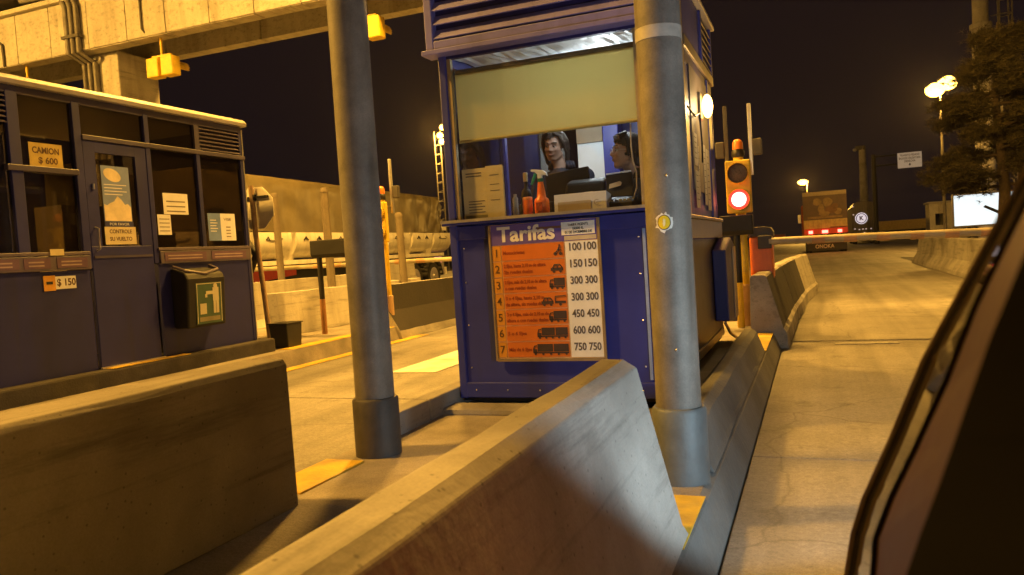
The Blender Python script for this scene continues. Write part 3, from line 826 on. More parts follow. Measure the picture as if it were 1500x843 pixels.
for i, (num, lines, ic) in enumerate(rows):
    z1 = hz - .004 - i * rh
    z0 = z1 - rh + .007
    zc = (z0 + z1) / 2
    ncell = box("number_cell", TX0 + .010, TX0 + .068, TY - .0110, TY - .0083, z0, z1, amber, tb)
    rcell = box("row_panel", TX0 + .076, SPL + .004, TY - .0110, TY - .0083, z0, z1, orange_b, tb)
    text(num, 0.07, (TX0 + .039, TY - .0118, zc), mat("brown_ink", (0.10, 0.045, 0.01), 0.6), ncell, bold=0.0006)
    for k, s in enumerate(lines):
        zz = zc + (.019 if len(lines) == 2 else 0) - k * .038
        text(s, 0.031, (TX0 + .083, TY - .0118, zz), mat("rust_ink", (0.28, 0.045, 0.012), 0.6), rcell, align='LEFT', bold=0.0006, width=min(.28, .0095 * len(s) + .03))
    icon(ic, SPL - .004, zc, rcell)
    for k in range(2):
        text(prices[i], 0.066, (SPL + .072 + k * .094, TY - .0122, zc + .012), mat("price_ink", (0.11, 0.09, 0.08), 0.6), tb, bold=0.0016, width=.078)

# ------------------------------------------------------------------ things on the counter
CZ = 1.3825
def paper_notice():
    t = thing("window_notice", "yellowed double notice sheet in plastic sleeve in the window corner", "notice", (-2.03, 4.62, CZ))
    box("sleeve", -2.125, -1.835, 4.618, 4.624, CZ, 1.715, paper_tan, t)
    box("fold_sheet", -1.955, -1.838, 4.612, 4.6175, CZ + .005, 1.722, paper_tan, t)
    for i in range(2):
        box("printed_line", -2.10, -1.99, 4.6165, 4.6178, 1.68 - i * .018, 1.688 - i * .018, ink_soft, t)
    for i in range(5):
        box("printed_line", -2.09, -1.975 - .02 * (i % 2), 4.6165, 4.6178, 1.50 - i * .018, 1.506 - i * .018, ink_soft, t)
    box("grey_footer", -2.115, -1.96, 4.6165, 4.6178, CZ + .012, CZ + .03, mat("grey_print", (0.25, 0.22, 0.14), 0.7), t)
    for z in (1.66, 1.6, 1.56, 1.5):
        box("printed_line", -1.93, -1.865, 4.6105, 4.6118, z, z + .004, ink_soft, t)
paper_notice()
t = thing("spray_bottle", "orange spray bottle with white and green trigger on the counter", "spray bottle", (-1.615, 4.70, CZ))
obj("bottle_body", MB().lathe([(.044, 0), (.048, .01), (.048, .085), (.044, .102), (.030, .115), (.026, .15), (.018, .205), (.017, .212)], (-1.615, 4.70, CZ), 24), orange_pl, t, smooth=50)
obj("collar", MB().lathe([(.019, 0), (.019, .022)], (-1.615, 4.70, CZ + .212), 16), mat("green_cap", (0.02, 0.16, 0.09), 0.4), t, smooth=40)
obj("spray_head", MB().ext_y([(-.016, 0), (.014, 0), (.014, .022), (.040, .020), (.050, .012), (.044, .034), (.024, .052), (-.03, .062), (-.058, .064), (-.06, .052), (-.034, .046), (-.016, .03)], -.013, .013), mat("white_plastic", (0.7, 0.7, 0.64), 0.4), t, bevel=.004)
h = t.children[-1]
for v in h.data.vertices:
    v.co += Vector((-1.615, 4.70, CZ + .232))
obj("trigger", MB().path([(-1.647, 4.70, CZ + .268), (-1.660, 4.70, CZ + .235), (-1.678, 4.70, CZ + .20)], [.010, .010, .006], 8), mat("green_trigger", (0.02, 0.30, 0.15), 0.4), t, smooth=40)
obj("printed_face", MB().box(-1.637, -1.593, 4.6475, 4.651, CZ + .025, CZ + .08), mat("dark_orange_print", (0.35, 0.06, 0.015), 0.5, var=0.6, scale=60), t)
t = thing("aerosol_can", "small orange can beside the spray bottle", "can", (-1.712, 4.70, CZ))
obj("can_body", MB().lathe([(.032, 0), (.034, .006), (.034, .095), (.032, .104)], (-1.712, 4.70, CZ), 20), orange_pl, t, smooth=40)
obj("can_lid", MB().lathe([(.033, .105), (.033, .118), (.028, .124)], (-1.712, 4.70, CZ), 20), mat("pale_orange_lid", (0.85, 0.30, 0.08), 0.4), t, smooth=40)
t = thing("clear_tube", "small clear plastic tube beside the yellowed notice", "tube", (-1.795, 4.70, CZ))
obj("tube_body", MB().lathe([(.018, 0), (.018, .12), (.010, .135), (.010, .15)], (-1.795, 4.70, CZ), 14), mat("frosted_plastic", (0.4, 0.4, 0.36), 0.3), t, smooth=40)
t = thing("dark_bottle", "dark bottle with pale pump top behind the clear tube", "bottle", (-1.775, 4.86, CZ))
obj("bottle_body", MB().lathe([(.036, 0), (.038, .15), (.03, .18), (.013, .20), (.013, .235)], (-1.775, 4.86, CZ), 16), black_pl, t, smooth=40)
obj("pump_top", MB().box(-1.79, -1.762, 4.85, 4.875, CZ + .236, CZ + .30), paper_tan, t, bevel=.006)
t = thing("cash_tray", "black tray behind the orange bottles on the counter", "tray", (-1.74, 4.90, CZ))
box("tray_box", -1.82, -1.58, 4.82, 4.875, CZ, CZ + .09, black_pl, t, bevel=.008)
t = thing("carton", "white carton with tan label on the counter", "carton", (-1.35, 4.70, CZ))
obj("box_body", MB().ext_x([(4.66, CZ), (4.80, CZ), (4.80, CZ + .10), (4.665, CZ + .118)], -1.52, -1.18), mat("white_card", (0.64, 0.62, 0.60), 0.6, var=0.08), t, bevel=.003)
box("tan_label", -1.495, -1.28, 4.6575, 4.6625, CZ + .012, CZ + .068, mat("tan_label", (0.42, 0.33, 0.2), 0.6, var=0.15), t)
text("C", 0.05, (-1.245, 4.6565, CZ + .05), mat("grey_ink", (0.35, 0.32, 0.31), 0.6), t)
obj("card_tab", MB().box(-1.34, -1.285, 4.73, 4.77, CZ + .109, CZ + .124), paper, t)
t = thing("monitor", "black computer monitor seen from behind in the booth", "monitor", (-1.53, 5.08, CZ))
obj("screen_back", MB().prism([(-1.69, 5.06, 1.43), (-1.37, 5.02, 1.44), (-1.385, 5.02, 1.70), (-1.705, 5.06, 1.675)], [(-1.69, 5.09, 1.43), (-1.37, 5.05, 1.44), (-1.385, 5.05, 1.70), (-1.705, 5.09, 1.675)]), black_pl, t, bevel=.006)
obj("stand", MB().box(-1.58, -1.5, 5.02, 5.14, CZ - .3, 1.44), black_pl, t)
t = thing("receipt_printer", "black rounded printer between monitor and payment terminal", "printer", (-1.38, 4.9, CZ))
obj("printer_body", MB().ext_x([(4.83, CZ), (5.0, CZ), (5.0, CZ + .20), (4.94, CZ + .225), (4.86, CZ + .20), (4.83, CZ + .14)], -1.50, -1.235), black_pl, t, bevel=.02)
t = thing("payment_terminal", "black payment terminal with torn sticker at the right of the counter", "terminal", (-1.14, 4.8, CZ))
obj("display_back", MB().prism([(-1.205, 4.78, CZ + .08), (-1.04, 4.78, CZ + .08), (-1.045, 4.81, CZ + .232), (-1.215, 4.81, CZ + .225)], [(-1.205, 4.80, CZ + .08), (-1.04, 4.80, CZ + .08), (-1.045, 4.83, CZ + .232), (-1.215, 4.83, CZ + .225)]), black_pl, t, bevel=.004)
obj("top_edge", MB().tube((-1.21, 4.808, CZ + .229), (-1.05, 4.808, CZ + .236), .004, n=6), alu, t)
obj("keypad_base", MB().ext_x([(4.72, CZ), (4.86, CZ), (4.86, CZ + .085), (4.72, CZ + .045)], -1.20, -1.03), black_pl, t, bevel=.008)
obj("torn_sticker", MB().prism([(-1.19, 4.778, CZ + .135), (-1.115, 4.779, CZ + .148), (-1.107, 4.783, CZ + .165), (-1.12, 4.787, CZ + .178), (-1.187, 4.784, CZ + .163)], [(-1.19, 4.781, CZ + .135), (-1.115, 4.782, CZ + .148), (-1.107, 4.786, CZ + .165), (-1.12, 4.790, CZ + .178), (-1.187, 4.787, CZ + .163)]), paper_old, t)
for i in range(5):
    box("key", -1.175 + .027 * i, -1.158 + .027 * i, 4.738, 4.752, CZ + .05, CZ + .062, mat("key_grey", (0.3, 0.3, 0.3), 0.4), t)
obj("coiled_cable", MB().path([(-1.0, 4.64, 1.90), (-1.005, 4.645, 1.75), (-1.0, 4.65, 1.66), (-0.985, 4.66, 1.6), (-0.99, 4.67, 1.5), (-1.03, 4.74, 1.44)], .005, 6), mat("grey_cable", (0.42, 0.4, 0.4), 0.5), t, smooth=40)

# ------------------------------------------------------------------ people
def voxel(name, mb, mats, parent, size=0.009, smooth=6, pick=None, disp=0.0):
    """union of overlapping volumes -> one continuous skin"""
    og = Vector(origin(parent))
    me = bpy.data.meshes.new("tmp")
    me.from_pydata([tuple(Vector(p) - og) for p in mb.v], [], mb.f)
    t_ = bpy.data.objects.new("tmp", me)
    col.objects.link(t_)
    rm = t_.modifiers.new("r", 'REMESH'); rm.mode = 'VOXEL'; rm.voxel_size = size
    sm = t_.modifiers.new("s", 'SMOOTH'); sm.iterations = smooth; sm.factor = 0.5
    dg = bpy.context.evaluated_depsgraph_get()
    nm = bpy.data.meshes.new_from_object(t_.evaluated_get(dg))
    bpy.data.objects.remove(t_); bpy.data.meshes.remove(me)
    nm.name = name
    nm.materials.clear()
    for k in mats:
        nm.materials.append(k)
    if disp:
        for v in nm.vertices:
            v.co += v.normal * random.uniform(-disp, disp)
    if pick:
        for p in nm.polygons:
            p.material_index = pick(p.center + og)
    nm.shade_smooth()
    o = bpy.data.objects.new(name, nm)
    col.objects.link(o)
    o.parent = parent
    return o
def cap(mb, a, ra, b, rb, n=14):
    mb.ball(a, ra, n, 8); mb.ball(b, rb, n, 8); mb.tube(a, b, ra, rb, n)
def person(label, head, yaw, pitch, roll, chest, hips, arms, legs, hair_m, jac, hair_kind, glasses=False, look=1.0):
    """head/chest/hips: world points; arms: lists of (shoulder, elbow, wrist); legs likewise"""
    H_ = Vector(head)
    base = Vector((hips[0], hips[1], legs[0][2][2] - 0.05 if legs else hips[2] - .5))
    t = thing("person", label, "person", base)
    M = Matrix.Rotation(yaw, 3, 'Z') @ Matrix.Rotation(pitch, 3, 'X') @ Matrix.Rotation(roll, 3, 'Y')
    def h(x, y, z): return H_ + M @ Vector((x, y, z))
    mb = MB()
    mb.ball(h(0, .012, .03), (.074, .092, .085), 24, 16, M)
    mb.ball(h(0, -.030, -.035), (.060, .060, .076), 24, 16, M)
    mb.ball(h(0, -.060, -.094), (.028, .024, .019), 14, 8, M)
    cap(mb, h(0, -.086, .008), .009, h(0, -.106, -.026), .012, 10)
    for s in (-1, 1):
        mb.ball(h(s * .012, -.096, -.03), .009, 10, 6)
        mb.ball(h(s * .036, -.066, -.026), .0205, 12, 8)
        mb.ball(h(s * .076, .006, -.006), (.010, .020, .031), 10, 8, M)
        cap(mb, h(s * .012, -.084, .024), .010, h(s * .046, -.072, .022), .009, 8)
        cap(mb, h(s * .05, -.01, -.07), .022, h(s * .018, -.058, -.098), .02, 10)
    cap(mb, h(-.018, -.086, -.058), .007, h(.018, -.086, -.058), .007, 8)
    neck = h(0, .022, -.085)
    C = Vector(chest); Hp = Vector(hips)
    cap(mb, neck, .050, C + Vector((0, 0, .06)), .062)
    sh = [Vector(a[0]) for a in arms]
    cap(mb, sh[0], .068, sh[1], .068)
    cap(mb, C + Vector((0, 0, .02)), .10, sh[0].lerp(sh[1], .28) - Vector((0, 0, .06)), .095)
    cap(mb, C + Vector((0, 0, .02)), .10, sh[0].lerp(sh[1], .72) - Vector((0, 0, .06)), .095)
    ax = (sh[1] - sh[0]).normalized()
    for s in (-1, 1):
        cap(mb, C + ax * s * .075 - Vector((0, 0, .08)), .108, Hp + ax * s * .075, .112)
    hands = []
    for (a, b, c) in arms:
        a, b, c = Vector(a), Vector(b), Vector(c)
        cap(mb, a, .062, b, .046); cap(mb, b, .046, c, .032)
        d = (c - b).normalized()
        palm = c + d * .055
        cap(mb, c, .026, palm, .03, 10)
        side = d.orthogonal().normalized()
        nrm = d.cross(side)
        for q in range(4):
            r0 = palm + side * (q - 1.5) * .018
            r1 = r0 + d * (.045, .052, .048, .036)[q] + nrm * .008
            r2 = r1 + d * .022 + nrm * .022
            cap(mb, r0, .0095, r1, .009, 8); cap(mb, r1, .009, r2, .008, 8)
        r0 = c + d * .03 + side * .03
        r1 = r0 + side * .022 + d * .03
        cap(mb, r0, .011, r1, .010, 8); cap(mb, r1, .010, r1 + d * .026, .009, 8)
        hands.append((c, d))
    for (a, b, c) in legs:
        a, b, c = Vector(a), Vector(b), Vector(c)
        cap(mb, a, .085, b, .058); cap(mb, b, .058, c, .042)
        fwd = M @ Vector((0, -1, 0)); fwd.z = 0; fwd.normalize()
        cap(mb, c, .042, c + fwd * .14 - Vector((0, 0, .015)), .034)
    collar = C.z + .085
    def pick(p):
        p = Vector(p)
        if p.z > collar and (p - neck).length < .30 and (p - sh[0]).length > .085 and (p - sh[1]).length > .085:
            return 0
        for c, d in hands:
            if (p - c).dot(d) > -.005 and (p - c).length < .2:
                return 0
        return 1
    voxel("body", mb, [skin, jac], t, 0.0085, 3, pick)
    # jacket collar
    cb = MB()
    for k in range(18):
        a0, a1 = -2.5 + 5.0 * k / 18, -2.5 + 5.0 * (k + 1) / 18
        def cp(a, r, z): return C + Vector((0, 0, .075)) + (ax * math.sin(a) * r + Vector((-ax.y, ax.x, 0)) * math.cos(a) * r * .9) + Vector((0, 0, z))
        cb.add([cp(a0, .085, 0), cp(a1, .085, 0), cp(a1, .098, .062), cp(a0, .098, .062), cp(a0, .112, .01), cp(a1, .112, .01)], [(0, 1, 2, 3), (3, 2, 5, 4)])
    co = obj("collar", cb, jac, t, smooth=60)
    s_ = co.modifiers.new("solid", 'SOLIDIFY'); s_.thickness = .006
    # face details
    for s in (-1, 1):
        e = obj("eye", MB().ball(h(s * .030, -.0745, .001), (.013, .009, .0085), 12, 8, M), mat("eye_white", (0.55, 0.5, 0.46), 0.3, var=0.02), t, smooth=60)
        obj("iris", MB().ball(h(s * .030 - .003 * look, -.0815, -.001), (.006, .004, .006), 10, 6, M), mat("dark_iris", (0.015, 0.01, 0.008), 0.25), e, smooth=60)
        lid = MB().path([h(s * .016, -.083, .004), h(s * .030, -.0865, .0105), h(s * .045, -.078, .004)], [.002, .0032, .002], 6)
        obj("eyelid", lid, mat("shadowed_lid", (0.20, 0.11, 0.085), 0.6), e)
        obj("eyebrow", MB().path([h(s * .014, -.094, .027), h(s * .030, -.090, .034), h(s * .050, -.076, .028)], [.003, .004, .002], 6), hair_d, t)
    lp = MB().path([h(-.019, -.0885, -.0605), h(-.007, -.0945, -.0565), h(0, -.094, -.058), h(.007, -.0945, -.0565), h(.019, -.0885, -.0605)], [.001, .0035, .003, .0035, .001], 8)
    lp.path([h(-.015, -.0885, -.0625), h(0, -.093, -.066), h(.015, -.0885, -.0625)], [.001, .0042, .001], 8)
    obj("lips", lp, mat("lips", (0.36, 0.17, 0.13), 0.45), t, smooth=60)
    # hair
    hb = MB()
    nu, nv = 36, 22
    vs, fs = [], []
    for i in range(nv + 1):
        th = math.pi * i / nv
        for j in range(nu):
            a = 2 * math.pi * j / nu
            n_ = Vector((math.sin(th) * math.cos(a), math.sin(th) * math.sin(a), math.cos(th)))
            k = (1.10 if hair_kind == 'fringe' else 1.045) + 0.02 * math.sin(9 * a + 3 * th) + random.uniform(-.012, .012)
            p = Vector((n_.x * .078, n_.y * .096 + .014, n_.z * .090 + .032))
            line = .062 + .018 * math.cos(a * 2 + 1.0) if hair_kind != "fringe" else .040 + .012 * math.sin(a * 3)
            if p.y < -.028 and p.z < line:
                k = .72
            elif p.z < -.03 and p.y < .03:
                k = .72
            vs.append(h(p.x * k, (p.y - .014) * k + .014, (p.z - .032) * k + .032))
    for i in range(nv):
        for j in range(nu):
            fs.append((i * nu + j, i * nu + (j + 1) % nu, (i + 1) * nu + (j + 1) % nu, (i + 1) * nu + j))
    hb.add(vs, fs)
    if hair_kind == "tied":
        hb.ball(h(.02, .125, .0), (.034, .034, .045), 14, 10, M)
        for sd in (-1, 1):
            for q in range(12):
                f_ = q / 11
                y0_ = -.055 + .10 * f_
                hb.path([h(sd * .022, -.070 + .09 * f_, .104 - .01 * f_), h(sd * .062, y0_ + .004, .075), h(sd * (.083 + .004 * random.random()), y0_ + .022, .022), h(sd * (.082 + .008 * random.random()), y0_ + .05, -.035 - .02 * random.random()), h(sd * .06, .075, -.06)], [.010, .013, .012, .010, .006], 6)
            for q in range(3):
                hb.path([h(sd * .082, .0 + .02 * q, .0), h(sd * .09, .02 + .02 * q, -.07), h(sd * .082, .03 + .02 * q, -.14), h(sd * .07, .03 + .02 * q, -.17)], [.012, .014, .011, .004], 6)
    else:
        hb.ball(h(0, .065, -.045), (.072, .05, .07), 18, 12, M)
        for q in range(9):
            u = q / 8 - .5
            hb.path([h(u * .08, -.02, .122), h(u * .11, -.075, .098), h(u * .13 + .01, -.092 + abs(u) * .05, .058)], [.012, .012, .005], 6)
        for s in (-1, 1):
            for q in range(4):
                hb.path([h(s * .06, -.03 + q * .015, .08), h(s * .085, -.02 + q * .017, .03), h(s * .083, -.01 + q * .017, -.04 - q * .01)], [.012, .012, .004], 6)
    obj("hair", hb, hair_m, t, smooth=70)
    if glasses:
        gm = MB()
        for s in (-1, 1):
            ring = [h(s * .031 + .022 * math.cos(a), -.098, .001 + .017 * math.sin(a)) for a in [2 * math.pi * q / 14 for q in range(15)]]
            gm.path(ring, .0016, 5)
            gm.path([h(s * .053, -.096, .004), h(s * .078, -.01, .006), h(s * .079, .02, -.004)], .0018, 5)
        gm.path([h(-.010, -.100, .004), h(0, -.104, .007), h(.010, -.100, .004)], .0016, 5)
        obj("glasses", gm, alu, t)
    return t
person("woman in navy jacket with tied hair looking down inside the booth", (-1.835, 5.72, 1.965), R(-4), R(15), R(6),
       (-1.81, 5.80, 1.70), (-1.80, 5.82, 1.20),
       [((-2.0, 5.80, 1.705), (-2.03, 5.70, 1.42), (-1.93, 5.46, 1.42)), ((-1.615, 5.79, 1.705), (-1.58, 5.66, 1.42), (-1.68, 5.44, 1.40))],
       [((-1.89, 5.82, 1.13), (-1.89, 5.80, .74), (-1.89, 5.84, .37)), ((-1.71, 5.82, 1.13), (-1.71, 5.80, .74), (-1.71, 5.84, .37))],
       hair_b, jacket, "tied")
person("woman in black jacket and glasses turned sideways inside the booth", (-1.135, 5.10, 1.775), R(-62), R(-6), 0,
       (-1.03, 5.16, 1.52), (-1.05, 5.42, .95),
       [((-1.06, 4.99, 1.52), (-1.14, 4.93, 1.30), (-1.33, 5.0, 1.36)), ((-1.04, 5.34, 1.52), (-1.10, 5.42, 1.25), (-1.32, 5.36, 1.30))],
       [((-1.1, 5.36, .92), (-1.48, 5.30, .90), (-1.5, 5.3, .37)), ((-1.1, 5.5, .92), (-1.48, 5.52, .90), (-1.5, 5.52, .37))],
       hair_d, jacket_b, "fringe", glasses=True)
person("person in dark jacket standing behind the truck booth by the stop sign", (-7.10, 7.86, 1.86), R(120), R(10), 0,
       (-6.98, 7.85, 1.58), (-6.92, 7.85, 1.06),
       [((-6.90, 7.67, 1.60), (-6.78, 7.58, 1.32), (-6.86, 7.56, 1.06)), ((-6.88, 8.03, 1.60), (-6.64, 8.00, 1.35), (-6.78, 8.04, 1.12))],
       [((-6.92, 7.77, 1.02), (-6.93, 7.77, .60), (-6.92, 7.78, .235)), ((-6.92, 7.94, 1.02), (-6.90, 7.95, .60), (-6.90, 7.95, .235))],
       hair_d, jacket_b, "fringe")
st = thing("stool", "stool under the woman with glasses inside the booth", "stool", (-1.08, 5.44, .32))
obj("seat", MB().lathe([(.16, 0), (.17, .02), (.17, .05), (.15, .06)], (-1.08, 5.44, .78), 20), black_pl, st, smooth=40)
obj("leg", MB().tube((-1.08, 5.44, .33), (-1.08, 5.44, .78), .025), steel, st, smooth=40)
obj("foot", MB().lathe([(.18, 0), (.16, .02)], (-1.08, 5.44, .32), 20), black_pl, st, smooth=40)

# ------------------------------------------------------------------ truck-lane booth on the left
lb = thing("truck_booth", "long dark navy toll booth with notices, door and pale roof edge", "toll booth", (-7.1, 4.9, 0.335), "toll booths")
BX = -6.10
BW = -8.05
YA, YB = 2.55, 7.24
violet = mat("dusty_violet_frame", (0.06, 0.05, 0.085), 0.45, var=0.2, scale=5, dirt=0.4, dirt_col=(0.05, 0.04, 0.05))
def wall_panel(name, y0, y1, z0, z1, m=booth_navy, d=.03, x=BX, **k):
    return box(name, x - d, x, y0, y1, z0, z1, m, lb, **k)
wall_panel("lower_panel", YA, 5.10, .337, 1.25)
wall_panel("lower_panel", 5.885, YB - .03, .337, 1.27)
for y0, y1, z0, z1 in ((5.045, 5.125, 1.26, 2.76), (5.835, 5.895, 1.28, 2.76), (4.44, 4.545, 1.26, 2.76), (6.505, 6.56, 1.43, 2.44), (3.3, 3.36, 1.26, 2.76)):
    box("window_post", BX - .05, BX + .012, y0, y1, z0, z1, booth_navy, lb, bevel=.006)
box("corner_post", BX - .05, BX + .006, YB - .05, YB, .337, 2.79, booth_navy, lb, bevel=.006)
box("corner_trim", BX - .02, BX + .009, YB - .002, YB + .012, .36, 2.77, alu, lb)
box("corner_post", BX - .05, BX + .006, YA, YA + .05, .337, 2.79, booth_navy, lb)
box("transom", BX - .05, BX + .022, 5.126, YB + .02, 2.425, 2.470, violet, lb, bevel=.005)
box("head_rail", BX - .05, BX + .008, YA, YB, 2.735, 2.80, violet, lb, bevel=.005)
for y0, y1, z0, z1, g in ((5.896, 6.504, 1.435, 2.424, g_dark), (6.561, YB - .051, 1.435, 2.424, g_dark), (5.896, 6.504, 2.471, 2.734, g_dark), (5.126, 5.834, 2.471, 2.734, g_dark),
                          (4.546, 5.044, 1.415, 2.09, g_dark), (4.546, 5.044, 2.15, 2.734, g_dark), (3.361, 4.439, 1.415, 2.734, g_dark)):
    box("window_pane", BX - .024, BX - .018, y0, y1, z0, z1, g, lb)
box("window_rail", BX - .04, BX + .03, 4.40, 5.06, 2.095, 2.145, violet, lb, bevel=.005)
box("window_sill", BX - .03, BX + .03, YA, 5.10, 1.385, 1.415, trim_m, lb, bevel=.004)
box("window_sill", BX - .03, BX + .03, 5.88, YB, 1.405, 1.435, trim_m, lb, bevel=.004)
# louvers near both ends of the head band
for (a, b_) in ((6.58, YB - .05), (3.75, 4.44)):
    box("louver_backing", BX - .05, BX - .04, a, b_, 2.472, 2.734, dark_in, lb)
    for i in range(6):
        zc = 2.492 + i * .043
        obj("louver_slat", MB().prism([(BX + .008, a, zc - .008), (BX + .010, a, zc), (BX - .034, a, zc + .026), (BX - .036, a, zc + .018)],
                                      [(BX + .008, b_, zc - .008), (BX + .010, b_, zc), (BX - .034, b_, zc + .026), (BX - .036, b_, zc + .018)]), trim_m, lb)
box("louver_post", BX - .05, BX + .010, 6.505, 6.575, 2.471, 2.734, violet, lb)
# belts with printed plates
for (a, b_, z0, z1, plates) in ((5.90, YB - .02, 1.275, 1.400, ((5.95, 6.52), (6.60, 7.14))), (YA, 5.10, 1.255, 1.380, ((4.0, 4.42), (4.46, 4.70), (4.76, 5.06)))):
    be = box("belt_rail", BX + .001, BX + .026, a, b_, z0, z1, trim_m, lb, bevel=.005)
    for (p0, p1) in plates:
        pt_ = box("belt_plate", BX + .0262, BX + .030, p0, p1, z0 + .022, z1 - .018, mat("plum_plate", (0.13, 0.07, 0.11), 0.5, var=0.15), be)
        for q in range(2):
            box("plate_line", BX + .0302, BX + .0312, p0 + .04, p1 - .06, z0 + .04 + q * .03, z0 + .052 + q * .03, mat("pale_plate_print", (0.34, 0.25, 0.25), 0.6), be)
# door
dr = box("door", BX - .03, BX + .008, 5.13, 5.83, .345, 1.46, booth_navy, lb, bevel=.006)
for a in ((5.13, 5.25, 1.461, 2.42), (5.70, 5.83, 1.461, 2.42), (5.251, 5.699, 2.32, 2.42)):
    box("door_stile", BX - .03, BX + .008, a[0], a[1], a[2], a[3], booth_navy, dr)
box("door_pane", BX - .016, BX - .011, 5.251, 5.699, 1.461, 2.319, g_dark, dr)
box("door_moulding", BX + .0085, BX + .018, 5.15, 5.81, 1.35, 1.372, violet, dr)
obj("door_handle", MB().path([(BX + .01, 5.185, 1.42), (BX + .05, 5.185, 1.43), (BX + .05, 5.185, 1.62), (BX + .01, 5.185, 1.63)], .008, 8), alu, dr, smooth=40)
obj("door_hinge", MB().tube((BX + .015, 5.20, 1.98), (BX + .015, 5.20, 2.03), .012), alu, dr)
box("threshold_strip", BX + .009, BX + .03, 5.12, 5.86, .337, .352, alu, dr)
# roof, far wall, interior
obj("roof", MB().prism([(BX + .055, YA - .1, 2.802), (BX + .065, YA - .1, 2.84), (BX + .045, YA - .1, 2.875), (BX - .02, YA - .1, 2.89), (BW - .05, YA - .1, 2.89), (BW - .05, YA - .1, 2.802)],
                       [(BX + .055, YB + .045, 2.802), (BX + .065, YB + .04, 2.84), (BX + .045, YB + .02, 2.875), (BX - .02, YB, 2.89), (BW - .05, YB, 2.89), (BW - .05, YB + .045, 2.802)]), roof_edge, lb, bevel=.006)
box("far_panel", BW, BW + .03, YA, YB, .337, 1.4, booth_navy, lb)
for yy in (YA, 3.6, 4.7, 5.8, YB - .08):
    box("far_post", BW, BW + .05, yy, yy + .08, 1.401, 2.80, booth_navy, lb)
box("end_panel", BW + .031, BX - .051, YB - .03, YB, .337, 1.42, booth_navy, lb)
box("end_pane", BW + .031, BX - .051, YB - .018, YB - .012, 1.421, 2.42, g_dark, lb)
box("end_head", BW + .031, BX - .051, YB - .03, YB, 2.421, 2.80, booth_navy, lb)
box("near_end_panel", BW + .031, BX - .051, YA, YA + .03, .337, 2.80, booth_navy, lb)
box("booth_floor", BW + .031, BX - .051, YA + .031, YB - .031, .337, .36, dark_in, lb)
box("inner_cabinet", -7.6, -7.2, 5.75, 6.25, .361, 1.95, tan_in, lb)
box("inner_counter", -7.5, -6.2, 6.3, 7.1, 1.30, 1.34, black_pl, lb)
box("inner_screen", -6.62, -6.56, 6.22, 6.60, 1.345, 1.62, black_pl, lb)

def notice(name, label, y0, y1, z0, z1, m, x=BX - .010, group="notices on the truck booth", tilt=0):
    t = thing(name, label, "notice", (x, (y0 + y1) / 2, z0), group)
    box("paper_sheet", x, x + .004, y0, y1, z0, z1, m, t)
    return t
GX = BX - .012
n = notice("price_notice", "yellow CAMION price notice in the leftmost window", 4.62, 4.93, 2.148, 2.35, mat("ochre_board", (0.5, 0.36, 0.08), 0.6), BX - .010)
text("CAMION", 0.075, (BX - .0055, 4.775, 2.285), mat("brown_ink", (0.10, 0.045, 0.01), 0.6), n, 'x', bold=.002, width=.25)
text("$ 600", 0.075, (BX - .0055, 4.79, 2.20), mat("brown_ink", (0.1, 0.045, 0.01), 0.6), n, 'x', bold=.002, width=.18)
n = notice("poster", "blue poster with cream oval and torn lower edge on the booth door", 5.31, 5.62, 1.69, 2.21, mat("poster_blue", (0.2, 0.26, 0.42), 0.55, var=0.15), BX - .009)
obj("cream_oval", MB().prism([(BX - .0045, 5.43 + .095 * math.cos(a), 2.125 + .06 * math.sin(a) - .02 * math.cos(a)) for a in [2 * math.pi * k / 24 for k in range(24)]],
                              [(BX - .0035, 5.43 + .095 * math.cos(a), 2.125 + .06 * math.sin(a) - .02 * math.cos(a)) for a in [2 * math.pi * k / 24 for k in range(24)]]), mat("cream", (0.72, 0.6, 0.36), 0.6), n)
tp = [(5.315, 1.695), (5.615, 1.695), (5.615, 1.83), (5.58, 1.86), (5.55, 1.85), (5.51, 1.90), (5.47, 1.93), (5.43, 1.88), (5.38, 1.86), (5.35, 1.84), (5.315, 1.85)]
obj("torn_patch", MB().prism([(BX - .0045, a, b_) for a, b_ in tp], [(BX - .0035, a, b_) for a, b_ in tp]), mat("cream", (0.72, 0.6, 0.36), 0.6), n)
for k in range(4):
    box("printed_line", BX - .0045, BX - .0036, 5.33, 5.58 - .05 * (k % 2), 2.03 - k * .03, 2.038 - k * .03, paper, n)
n = notice("change_notice", "POR FAVOR CONTROLE SU VUELTO notice below the door poster", 5.30, 5.65, 1.475, 1.64, paper_tan, BX - .009)
box("blue_strip", BX - .009, BX - .005, 5.31, 5.63, 1.641, 1.688, mat("deep_blue_print", (0.03, 0.035, 0.13), 0.5), n)
text("POR FAVOR", 0.036, (BX - .0045, 5.47, 1.665), paper, n, 'x', width=.22)
text("CONTROLE", 0.052, (BX - .0045, 5.475, 1.595), mat("brown_ink", (0.1, 0.045, 0.01), 0.6), n, 'x', bold=.001, width=.25)
text("SU VUELTO", 0.052, (BX - .0045, 5.475, 1.525), mat("brown_ink", (0.1, 0.045, 0.01), 0.6), n, 'x', bold=.001, width=.25)
n = notice("paper_notice", "wide white paper notice in the window right of the door", 6.02, 6.35, 1.775, 1.99, paper)
for k in range(3):
    box("printed_line", BX - .0058, BX - .005, 6.06, 6.31, 1.80 + k * .05, 1.812 + k * .05, ink_soft, n)
n = notice("paper_notice", "small white paper notice below and left of the wide one", 5.93, 6.10, 1.565, 1.77, paper)
for k in range(4):
    box("printed_line", BX - .0058, BX - .005, 5.95, 6.08, 1.60 + k * .04, 1.608 + k * .04, ink_soft, n)
n = notice("bicolour_notice", "half blue half white notice in the last window", 6.62, 7.04, 1.50, 1.80, paper)
